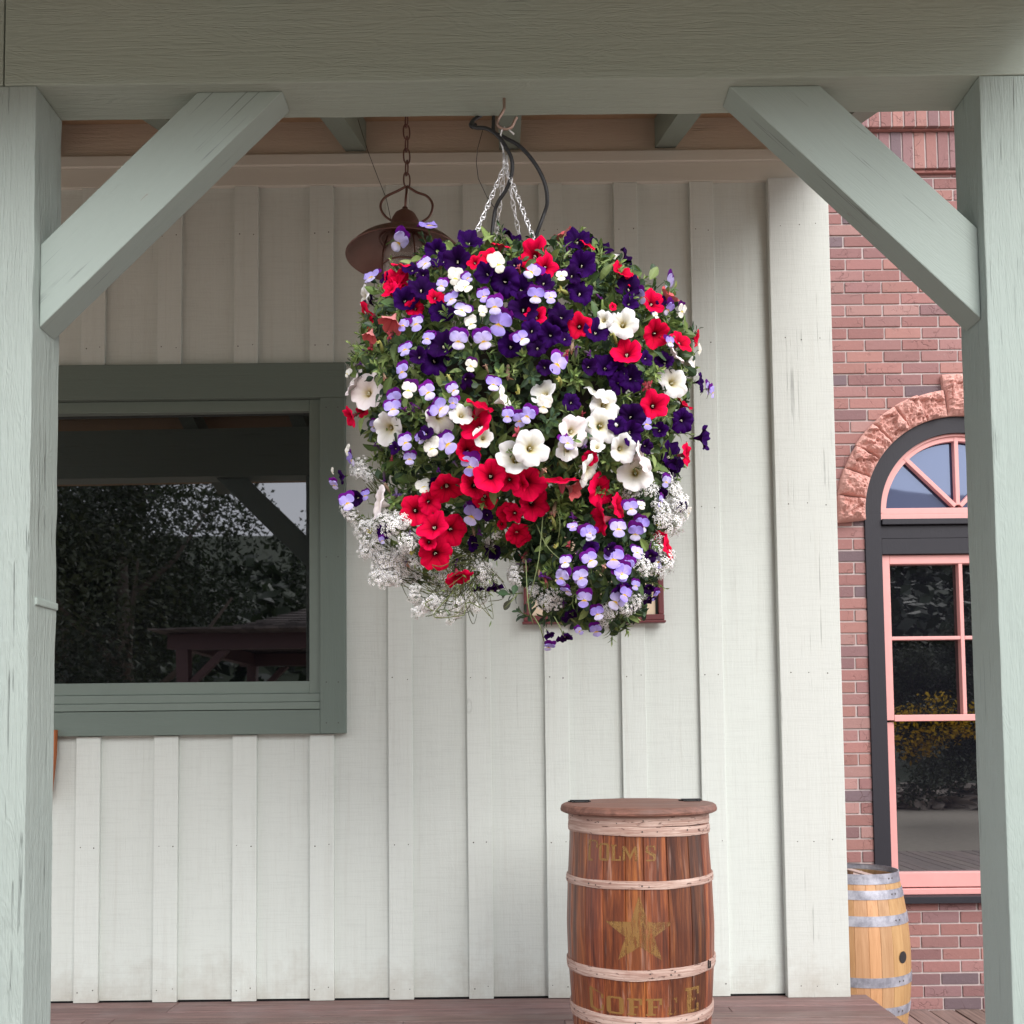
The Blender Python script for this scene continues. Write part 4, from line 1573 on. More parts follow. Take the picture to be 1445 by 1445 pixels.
def oval_link(mb, a, b_, w, r, side, mi=0):
    """chain link: closed oval between two points, flat in the plane of (b-a) and side"""
    a, b_ = Vector(a), Vector(b_)
    d = (b_ - a)
    L = d.length
    d.normalize()
    s = (side - d * side.dot(d)).normalized()
    c = (a + b_) / 2
    pts = []
    for j in range(16):
        q = 2 * math.pi * j / 16
        pts.append(c + d * (math.cos(q) * L / 2) + s * (math.copysign(abs(math.sin(q)) ** 0.6, math.sin(q)) * w / 2))
    mb.tube(pts, r, 6, mi, closed=True)


b = MB()
z = top.z
ztopc = zr(YLMP)
k = 0
while z < ztopc:
    oval_link(b, (top.x, YLMP, z - 0.004), (top.x, YLMP, z + 0.046), 0.022, 0.0027, Vector((1, 0.5, 0)) if k % 2 == 0 else Vector((-0.5, 1, 0)))
    z += 0.041
    k += 1
b.build('chain', M['copper'], lamp, smooth=True)
b = MB()
b.tube([at(505, 168, YLMP + 0.2), at(519, 213, YLMP + 0.1), at(533, 250, YLMP), at(545, 280, YLMP), lp(590, 510)], 0.0011, 5)
b.build('wire', M['rope'], lamp)

# ------------------------------------------------------------------ black watering tube
def hp(zx, zy_, Y=YH):
    return at(640 + zx * 0.2768, 130 + zy_ * 0.2768, Y)
b = MB()
b.tube(smooth_path([hp(140, 118, 2.66), hp(104, 140, 2.64), hp(92, 162, 2.62), hp(112, 180, 2.60), hp(170, 186, 2.58), hp(225, 222, 2.56), hp(270, 285, 2.55), hp(298, 350, 2.545), hp(296, 420, 2.55), hp(270, 495, 2.56), hp(228, 560, 2.57), hp(208, 620, 2.58), hp(195, 740, 2.58)], 6), 0.0052, 8)
b.tube(smooth_path([hp(205, 118, 2.66), hp(204, 160, 2.63), hp(208, 205, 2.60), hp(260, 232, 2.58), hp(340, 278, 2.56), hp(415, 365, 2.55), hp(465, 465, 2.55), hp(478, 560, 2.56), hp(462, 620, 2.57), hp(440, 680, 2.57), hp(410, 760, 2.58)], 6), 0.0052, 8)
b.tube(smooth_path([hp(98, 150, 2.635), hp(88, 166, 2.615), hp(98, 176, 2.61), hp(112, 168, 2.615)], 4), 0.006, 8)
b.tube([hp(148, 195, 2.6), hp(122, 290, 2.6), hp(116, 360, 2.6), hp(126, 440, 2.6), hp(168, 530, 2.6), hp(215, 600, 2.6), hp(235, 690, 2.6)], 0.0010, 5)
o = b.build('watering_tube', M['rope'], smooth=True)
tag(o, 'looped black watering tube hanging from the beam down into the flower basket', 'tube')

# ------------------------------------------------------------------ hanging flower basket
random.seed(101)
PXB = YH / FPX
basket = thing('hanging_basket', 'large round hanging basket overflowing with red, white and purple petunias, violas and sweet alyssum', 'flower basket', (at(716, 600, YH).x, YH, at(716, 640, YH).z))

# the plant mass as a union of rounded volumes: centre px, radii px, depth radius and depth centre in metres, exponent
VOLS = [((738, 555), (232, 190), 0.38, YH, 2.5), ((722, 478), (185, 108), 0.33, YH, 2.6), ((738, 650), (212, 120), 0.36, YH, 2.3), ((600, 735), (80, 85), 0.18, YH - 0.06, 2.0), ((838, 772), (98, 122), 0.22, YH - 0.05, 2.2), ((720, 700), (105, 88), 0.30, YH - 0.02, 2.0)]
EL = []
for (cx, cy), (rx_, rz_), ry_, yc, ex in VOLS:
    EL.append((at(cx, cy, yc), (rx_ * yc / FPX, ry_, rz_ * yc / FPX), ex))


def inside(q, grow=0.0):
    best = 9.0
    bi = 0
    for i, (c, r_, ex) in enumerate(EL):
        v = 0.32 * noise.noise(q * 7.5) + abs((q.x - c.x) / (r_[0] + grow)) ** ex + abs((q.y - c.y) / (r_[1] + grow)) ** ex + abs((q.z - c.z) / (r_[2] + grow)) ** ex
        if v < best:
            best, bi = v, i
    return best, bi


def front(px, py):
    """where the line of sight first meets the plant mass"""
    y = 2.02
    while y < 2.75:
        q = at(px, py, y)
        b_, i = inside(q)
        if b_ < 1.0:
            return q, i
        y += 0.008
    q = at(px, py, YH - 0.12)
    return q, inside(q)[1]


def vnormal(q, i):
    c, r_, ex = EL[i]
    n_ = Vector()
    for k_ in range(3):
        d_ = (q[k_] - c[k_]) / r_[k_]
        n_[k_] = math.copysign(abs(d_) ** (ex - 1), d_) / r_[k_]
    if n_.length < 1e-6:
        return Vector((0, -1, 0))
    return n_.normalized()


# ---- leaves
LEAF_PROF = {
    'petunia': [(0.0, 0.10), (0.12, 0.42), (0.35, 0.86), (0.55, 1.0), (0.78, 0.68), (0.93, 0.28), (1.0, 0.0)],
    'viola': [(0.0, 0.08), (0.25, 0.22), (0.45, 0.75), (0.66, 1.0), (0.85, 0.82), (0.96, 0.4), (1.0, 0.0)],
    'narrow': [(0.0, 0.15), (0.2, 0.7), (0.45, 1.0), (0.7, 0.75), (0.9, 0.3), (1.0, 0.0)],
}


def leaf(mb, base, d, up, L, W, kind, col, curl=0.3, fold=0.25):
    d = d.normalized()
    s = d.cross(up)
    if s.length < 1e-4:
        s = d.orthogonal()
    s.normalize()
    nrm = s.cross(d).normalized()
    vs, cs = [], []
    for u, w_ in LEAF_PROF[kind]:
        c_ = base + d * (L * u) - nrm * (L * curl * u * u)
        hw = W * 0.5 * w_
        sh = 0.92 + 0.1 * u
        rib = tuple(min(1, x * 1.35) for x in col)
        for q, cc in ((-1, col), (0, rib), (1, col)):
            vs.append(c_ + s * (q * hw) + nrm * (abs(q) * hw * fold * 2))
            cs.append(tuple(x * sh for x in cc))
    fs = []
    k_ = len(LEAF_PROF[kind])
    for i in range(k_ - 1):
        for j in range(2):
            a = i * 3 + j
            fs.append((a, a + 1, a + 4, a + 3))
    mb.add(vs, fs, 0, cs)


def lcol(kind):
    k_ = random.uniform(0.75, 1.25)
    if kind == 'viola':
        c = random.choice([(0.034, 0.068, 0.030), (0.046, 0.086, 0.038), (0.026, 0.052, 0.028)])
    elif kind == 'narrow':
        c = random.choice([(0.15, 0.21, 0.065), (0.11, 0.165, 0.05), (0.20, 0.255, 0.095)])
    else:
        c = random.choice([(0.165, 0.235, 0.065), (0.12, 0.185, 0.055), (0.21, 0.28, 0.09), (0.07, 0.125, 0.042)])
    return tuple(x * k_ for x in c)


fol = MB()
stems = MB()


def rv(s=1.0):
    return Vector((random.gauss(0, s), random.gauss(0, s), random.gauss(0, s)))


# scattered leaves through a thick shell of the mass
cnt = 0
lo = Vector((min(c.x - r_[0] for c, r_, e in EL), min(c.y - r_[1] for c, r_, e in EL), min(c.z - r_[2] for c, r_, e in EL)))
hi = Vector((max(c.x + r_[0] for c, r_, e in EL), max(c.y + r_[1] for c, r_, e in EL), max(c.z + r_[2] for c, r_, e in EL)))
while cnt < 9600:
    q = Vector([random.uniform(lo[i], hi[i]) for i in range(3)])
    b_, i = inside(q)
    if b_ > 1.03 or b_ < 0.42:
        continue
    # thin towards the left lobe, which is mostly alyssum
    if i == 3 and random.random() < 0.72:
        continue
    if cnt > 8400 and i != 4:
        continue
    n_ = vnormal(q, i)
    dv = (n_ * random.uniform(0.2, 1.0) + rv(0.55) + Vector((0, 0, random.uniform(-0.5, 0.25)))).normalized()
    zrel = (q.z - EL[0][0].z)
    lowright = i == 4
    kind = random.choices(['petunia', 'viola', 'narrow'], [0.5, 0.38, 0.12] if not lowright else [0.22, 0.7, 0.08])[0]
    L = {'petunia': random.uniform(0.028, 0.050), 'viola': random.uniform(0.022, 0.042), 'narrow': random.uniform(0.026, 0.05)}[kind]
    W = L * {'petunia': 0.50, 'viola': 0.56, 'narrow': 0.22}[kind]
    leaf(fol, q - dv * L * 0.5, dv, (n_ + rv(0.5)).normalized(), L, W, kind, lcol(kind), random.uniform(-0.1, 0.5), random.uniform(0.05, 0.35))
    cnt += 1


def shoot(p0, d, L, n_, kind, size):
    """a leafy tip: whorled leaves that get smaller and paler to the end"""
    d = d.normalized()
    bend = rv(0.25)
    pts = []
    for j in range(6):
        u = j / 5
        pts.append(p0 + d * (L * u) + bend * (L * u * u * 0.6))
    stems.tube(pts, [0.0018 * (1 - 0.5 * j / 5) for j in range(6)], 5, 0, (0.12, 0.17, 0.05))
    a = random.uniform(0, 6)
    for j in range(n_):
        u = 0.15 + 0.85 * j / max(1, n_ - 1)
        k0 = min(4, int(u * 5))
        c_ = pts[k0].lerp(pts[k0 + 1], u * 5 - k0)
        ax = (pts[k0 + 1] - pts[k0]).normalized()
        s = ax.orthogonal().normalized()
        s = Matrix.Rotation(a, 3, ax) @ s
        a += 2.4
        out = (s * (1.1 - 0.75 * u) + ax * (0.35 + 0.7 * u)).normalized()
        sz = size * (1.0 - 0.5 * u) * random.uniform(0.8, 1.15)
        c0 = lcol(kind)
        f_ = 1.0 + 0.35 * u
        leaf(fol, c_, out, ax, sz, sz * (0.40 if kind != 'narrow' else 0.2), kind, tuple(x * f_ for x in c0), random.uniform(0.1, 0.45), random.uniform(0.1, 0.3))


def zc(z, zx, zy_):
    ox, oy, k_ = {'A': (480, 280, .2076), 'C': (780, 260, .2076), 'D': (440, 460, .2076), 'E': (720, 500, .2215), 'F': (460, 640, .2076), 'G': (700, 660, .2076)}[z]
    return ox + zx * k_, oy + zy_ * k_, k_


# paler tips seen in the photograph, then many more at random over the whole surface
TIPS = [('A', 1060, 1020, 'narrow'), ('A', 590, 310, 'viola'), ('A', 310, 680, 'narrow'), ('A', 680, 530, 'narrow'), ('A', 300, 1200, 'petunia'), ('A', 240, 1050, 'petunia'),
        ('C', 400, 600, 'petunia'), ('C', 330, 520, 'narrow'), ('C', 230, 1120, 'petunia'), ('C', 650, 1290, 'petunia'), ('C', 130, 1330, 'petunia'), ('C', 80, 470, 'narrow'), ('C', 420, 660, 'petunia'),
        ('D', 440, 890, 'petunia'), ('D', 690, 590, 'petunia'), ('D', 880, 980, 'viola'), ('D', 560, 1200, 'petunia'), ('D', 480, 300, 'petunia'),
        ('E', 330, 960, 'petunia'), ('E', 420, 990, 'petunia'), ('E', 640, 680, 'petunia'), ('E', 900, 110, 'petunia'), ('E', 700, 260, 'narrow'), ('E', 140, 140, 'viola'), ('E', 400, 160, 'petunia'), ('E', 240, 430, 'viola'), ('E', 1080, 500, 'narrow'),
        ('G', 270, 420, 'viola'), ('G', 420, 290, 'petunia'), ('G', 520, 260, 'petunia'), ('G', 330, 1010, 'viola'), ('G', 190, 1000, 'viola'), ('G', 280, 880, 'viola'), ('G', 100, 860, 'viola'), ('G', 400, 1000, 'viola')]
for z, zx, zy_, kind in TIPS:
    px, py, k_ = zc(z, zx, zy_)
    q, i = front(px, py)
    n_ = vnormal(q, i)
    dv = n_ * 0.7 + Vector((0, -0.3, 0.15)) + rv(0.25)
    shoot(q - dv.normalized() * 0.03, dv, 0.05, 11, kind, 0.036)
for k_ in range(300):
    while True:
        q = Vector([random.uniform(lo[i], hi[i]) for i in range(3)])
        b_, i = inside(q)
        if 0.72 < b_ < 0.92 and not (i == 3 and random.random() < 0.8):
            break
    n_ = vnormal(q, i)
    kind = random.choices(['petunia', 'viola', 'narrow'], [0.5, 0.25, 0.25])[0]
    shoot(q, n_ + rv(0.35) + Vector((0, 0, 0.2 if i < 3 else -0.3)), random.uniform(0.025, 0.05), random.randint(7, 11), kind, random.uniform(0.022, 0.036))

# trailing bare stems under the right lobe
for (x0, y0), (x1, y1), (x2, y2) in (((757, 740), (775, 775), (815, 808)), ((742, 790), (745, 850), (752, 880)), ((768, 700), (760, 790), (745, 850)), ((752, 868), (762, 885), (768, 905)), ((782, 870), (790, 885), (795, 897)), ((730, 838), (722, 848), (712, 858)), ((778, 700), (790, 735), (786, 770))):
    p0, p1, p2 = at(x0, y0, 2.34), at(x1, y1, 2.30), at(x2, y2, 2.34)
    stems.tube(smooth_path([p0, p1, p2], 6), 0.0013, 5, 0, (0.16, 0.20, 0.08))
leaf(fol, at(724, 843, 2.36), Vector((-0.5, 0, -0.6)), Vector((0, -1, 0.3)), 0.036, 0.017, 'viola', (0.05, 0.055, 0.035))
leaf(fol, at(722, 840, 2.36), Vector((-0.9, 0, 0.3)), Vector((0, -1, 0.3)), 0.034, 0.018, 'viola', (0.04, 0.08, 0.035))
leaf(fol, at(724, 842, 2.36), Vector((0.2, 0, 0.9)), Vector((0, -1, 0.3)), 0.03, 0.017, 'viola', (0.04, 0.08, 0.035))

M['leaf'] = vcol_mat('leaf', 0.5, 0.22, 0.4)
M['petal'] = vcol_mat('petal', 0.7, 0.22, 0.06)
M['stem'] = vcol_mat('stem', 0.6, 0.0, 0.3)


# ---- flower prototypes (unit radius, facing +Z, top towards +Y)
def petunia(seed, cols, pointed=False, ruffle=1.0, cup=0.0, double=False):
    rnd = random.Random(seed)
    throat, mid, rim, vein, back = cols
    nth = 50
    rr = [0.03, 0.09, 0.15, 0.20, 0.28, 0.40, 0.54, 0.68, 0.82, 0.93, 1.0]
    ph = [rnd.uniform(0, 6.28) for _ in range(6)]
    asym = rnd.uniform(0.0, 0.10)
    mb = MB()

    def surf(off, dark):
        vs, cs = [], []
        for r_ in rr:
            for j in range(nth):
                th = 2 * math.pi * j / nth
                lobe = abs(math.cos(2.5 * th))
                if pointed:
                    R = 0.78 + 0.25 * lobe ** 1.5
                else:
                    R = 0.83 + 0.17 * lobe ** 0.55
                R *= 1 + 0.04 * math.sin(3 * th + ph[0]) + asym * math.cos(th + ph[1])
                R *= 1 + 0.025 * math.sin(11 * th + ph[2]) * r_ ** 3
                rad_ = r_ if r_ < 0.22 else r_ * (1 + (R - 1) * (r_ - 0.2) / 0.8)
                if r_ <= 0.2:
                    z = -0.95 + 3.3 * (r_ - 0.03)
                else:
                    u = (r_ - 0.2) / 0.8
                    z = -0.39 + 0.39 * (1 - (1 - u) ** 2.2) + cup * u * u
                    z += ruffle * (0.055 * math.sin(5 * th + ph[3]) + 0.035 * math.sin(9 * th + ph[4]) + 0.03 * math.sin(14 * th + ph[5])) * u ** 1.5
                    z -= 0.11 * (1 - lobe) ** 2 * u
                    z -= 0.13 * u ** 4 * (0.6 + 0.4 * math.sin(2 * th + ph[1]))
                if off and r_ < 0.3:
                    rad_ += 0.015
                vs.append((rad_ * math.cos(th), rad_ * math.sin(th), z - off))
                v_ = 0.0
                if 0.15 < r_ < 0.9:
                    v_ = max(0.0, math.cos(5 * th)) ** 6 * (1 - r_) * 0.9 + 0.25 * max(0.0, math.cos(25 * th)) ** 3 * (1 - r_)
                if dark:
                    g_ = max(0.0, 1 - r_ * 1.6)
                    c = tuple(back[i] * (1 - 0.35 * v_) * (1 - 0.2 * g_) for i in range(3))
                else:
                    a = min(1.0, max(0.0, (r_ - 0.10) / 0.26))
                    b2 = min(1.0, max(0.0, (r_ - 0.34) / 0.5))
                    c = tuple((throat[i] * (1 - a) + mid[i] * a) * (1 - b2) + rim[i] * b2 for i in range(3))
                    c = tuple(c[i] * (1 - v_) + vein[i] * v_ for i in range(3))
                cs.append(c)
        fs = []
        for i in range(len(rr) - 1):
            for j in range(nth):
                j2 = (j + 1) % nth
                q = (i * nth + j, i * nth + j2, (i + 1) * nth + j2, (i + 1) * nth + j)
                fs.append(q if not dark else q[::-1])
        mb.add(vs, fs, 0, cs)

    surf(0.0, False)
    surf(0.014, True)
    # stamens
    for k_ in range(4):
        a = rnd.uniform(0, 6.28)
        mb.tube([(0, 0, -0.8), (0.06 * math.cos(a), 0.06 * math.sin(a), -0.36)], [0.012, 0.03], 5, 0, (0.75, 0.72, 0.55))
    # calyx
    mb.tube([(0, 0, -1.22), (0, 0, -1.05), (0, 0, -0.93)], [0.03, 0.085, 0.06], 8, 0, (0.10, 0.16, 0.05))
    for k_ in range(5):
        a = 2 * math.pi * k_ / 5
        leaf(mb, Vector((0.05 * math.cos(a), 0.05 * math.sin(a), -1.0)), Vector((math.cos(a) * 0.7, math.sin(a) * 0.7, 0.7)), Vector((0, 0, 1)), 0.4, 0.12, 'narrow', (0.11, 0.17, 0.05))
    if double:
        for k_ in range(14):
            a = rnd.uniform(0, 6.28)
            leaf(mb, Vector((0.05 * math.cos(a), 0.05 * math.sin(a), -0.3)), Vector((math.cos(a), math.sin(a), rnd.uniform(0.5, 1.3))), Vector((0, 0, 1)), rnd.uniform(0.5, 0.75), 0.5, 'petunia', tuple(x * rnd.uniform(0.7, 1.1) for x in rim), 0.2, rnd.uniform(-0.4, 0.5))
    return mb


def viola(seed, upper, side, low, eye, curl=1.0):
    rnd = random.Random(seed)
    mb = MB()

    def petal(ang, L, W, z0, cup, c_in, c_out, eye_c=None, notch=0.0):
        d = Vector((math.cos(RAD(ang)), math.sin(RAD(ang)), 0))
        s = Vector((-d.y, d.x, 0))
        nu, nv = 11, 8
        vs, cs = [], []
        p1, p2 = rnd.uniform(0, 6), rnd.uniform(0, 6)
        for i in range(nu + 1):
            u = math.sin(math.pi / 2 * i / nu)
            w_ = W * (math.sqrt(max(0.0, 1 - ((u - 0.58) / 0.42) ** 2)) if u > 0.58 else 0.18 + 0.82 * math.sin(math.pi / 2 * u / 0.58) ** 1.1)
            for j in range(nv + 1):
                v = -1 + 2 * j / nv
                uu = u * (1 - notch * (1 - abs(v)) * u)
                q = d * (L * uu * (1 - 0.04 * v * v)) + s * (w_ * v)
                z = z0 + cup * (u * u) * 0.25 - 0.10 * v * v * u + 0.05 * math.sin(4 * v + p1) * u * u + 0.04 * math.sin(5 * u + p2)
                vs.append((q.x, q.y, z))
                f_ = min(1.0, u * 1.35)
                c = tuple(c_in[k_] * (1 - f_) + c_out[k_] * f_ for k_ in range(3))
                ray_ = 0.0
                if 0.12 < u < 0.6:
                    ray_ = max(0.0, math.cos(9 * v)) ** 8 * (0.6 - u) * 0.5
                c = tuple(c[k_] * (1 - ray_) + (0.12, 0.02, 0.2)[k_] * ray_ for k_ in range(3))
                if eye_c and u < 0.25:
                    c = eye_c
                cs.append(c)
        fs = [(i * (nv + 1) + j, (i + 1) * (nv + 1) + j, (i + 1) * (nv + 1) + j + 1, i * (nv + 1) + j + 1) for i in range(nu) for j in range(nv)]
        mb.add(vs, fs, 0, cs)

    j = lambda s: rnd.uniform(-s, s)
    petal(90 + 25 + j(6), 1.36 + j(.12), 0.58, -0.16, -0.5 * curl, tuple(x * 0.8 for x in upper), upper)
    petal(90 - 25 + j(6), 1.36 + j(.12), 0.58, -0.12, -0.4 * curl, tuple(x * 0.8 for x in upper), upper)
    petal(90 + 50 + j(5), 0.96 + j(.06), 0.54, -0.03, 0.25 * curl, tuple(min(.9, x * 1.15 + 0.08) for x in side), side)
    petal(90 - 50 + j(5), 0.96 + j(.06), 0.54, 0.0, 0.25 * curl, tuple(min(.9, x * 1.15 + 0.08) for x in side), side)
    petal(-90 + j(4), 0.94 + j(.06), 0.60, 0.03, 0.1, tuple(min(.92, x * 1.1 + 0.14) for x in low), low, eye, 0.06)
    # spur, sepals and arching stalk
    mb.tube([(0, 0, -0.05), (0, -0.05, -0.3), (0, -0.12, -0.5)], [0.10, 0.09, 0.03], 7, 0, (0.10, 0.15, 0.05))
    for k_ in range(5):
        a = 2 * math.pi * k_ / 5 + 0.3
        leaf(mb, Vector((0, 0, -0.2)), Vector((math.cos(a), math.sin(a), 0.1)), Vector((0, 0, 1)), 0.5, 0.14, 'narrow', (0.10, 0.16, 0.05))
    mb.tube([(0, 0, -0.22), (0, 0.12, -0.42), (0, -0.15, -0.7), (0, -0.9, -1.1)], 0.035, 5, 0, (0.12, 0.18, 0.06))
    return mb


RED = ((0.04, 0.0, 0.006), (0.62, 0.001, 0.032), (0.84, 0.002, 0.066), (0.22, 0.0, 0.016), (0.50, 0.09, 0.13))
RED2 = ((0.05, 0.0, 0.006), (0.56, 0.001, 0.026), (0.76, 0.002, 0.052), (0.2, 0.0, 0.01), (0.45, 0.08, 0.11))
WHI = ((0.55, 0.42, 0.05), (0.80, 0.78, 0.66), (0.86, 0.85, 0.86), (0.72, 0.70, 0.66), (0.78, 0.77, 0.72))
BLU = ((0.62, 0.50, 0.16), (0.82, 0.74, 0.70), (0.87, 0.80, 0.81), (0.74, 0.64, 0.62), (0.78, 0.70, 0.70))
PUR = ((0.006, 0.001, 0.012), (0.018, 0.001, 0.052), (0.027, 0.001, 0.080), (0.012, 0.001, 0.04), (0.03, 0.004, 0.07))
PUR2 = ((0.006, 0.001, 0.012), (0.014, 0.001, 0.034), (0.022, 0.001, 0.056), (0.01, 0.001, 0.03), (0.03, 0.004, 0.06))
PROTO = {'R': [], 'W': [], 'P': [], 'V': [], 'C': [], 'K': []}


def mesh_of(mb, name):
    me = bpy.data.meshes.new(name)
    me.from_pydata(mb.v, [], mb.f)
    me.materials.append(M['petal'])
    me.polygons.foreach_set('use_smooth', [True] * len(mb.f))
    a = me.color_attributes.new('Col', 'FLOAT_COLOR', 'POINT')
    flat = []
    for c in mb.c:
        flat += [c[0], c[1], c[2], 1.0]
    a.data.foreach_set('color', flat)
    me.update()
    return me


for s in range(6):
    PROTO['R'].append(mesh_of(petunia(s, RED if s % 2 == 0 else RED2, pointed=(s % 3 == 0), ruffle=0.8 + 0.2 * (s % 3), cup=[0, 0.1, -0.1][s % 3]), 'red_petunia'))
    PROTO['W'].append(mesh_of(petunia(20 + s, WHI if s % 3 else BLU, ruffle=1.0, cup=[0.0, 0.12, -0.12][s % 3]), 'white_petunia'))
    PROTO['P'].append(mesh_of(petunia(40 + s, PUR if s % 2 else PUR2, ruffle=1.7, cup=[0.15, -0.15, 0.0][s % 3]), 'purple_petunia'))
PROTO['D'] = [mesh_of(petunia(70, RED, ruffle=1.5, double=True), 'red_petunia')]
DP = (0.125, 0.006, 0.20)
for s in range(8):
    lav = [(0.40, 0.33, 0.80), (0.46, 0.39, 0.82), (0.34, 0.26, 0.76), (0.50, 0.44, 0.83)][s % 4]
    lw_ = [(0.47, 0.41, 0.82), (0.56, 0.51, 0.84), (0.38, 0.30, 0.78), (0.64, 0.60, 0.85)][(s + s // 4) % 4]
    up_ = [DP, (0.16, 0.008, 0.23), (0.09, 0.004, 0.13), (0.115, 0.007, 0.21)][s % 4]
    PROTO['V'].append(mesh_of(viola(100 + s, up_, lav, lw_, (0.80, 0.50, 0.03), 0.6 + 0.15 * s), 'lavender_viola'))
for s in range(4):
    PROTO['C'].append(mesh_of(viola(130 + s, [(0.07, 0.006, 0.10), (0.78, 0.76, 0.70)][s % 2], (0.84, 0.83, 0.76), (0.85, 0.84, 0.74), (0.82, 0.66, 0.12), 0.7), 'cream_viola'))
PINKB = ((0.3, 0.02, 0.03), (0.60, 0.10, 0.11), (0.66, 0.14, 0.15), (0.3, 0.05, 0.06), (0.62, 0.24, 0.24))
PROTO['K'].append(mesh_of(petunia(150, PINKB, ruffle=1.4, cup=0.5), 'pink_petunia'))
NAME = {'R': 'red_petunia', 'D': 'red_petunia', 'W': 'white_petunia', 'P': 'purple_petunia', 'V': 'lavender_viola', 'C': 'cream_viola', 'K': 'pink_petunia'}

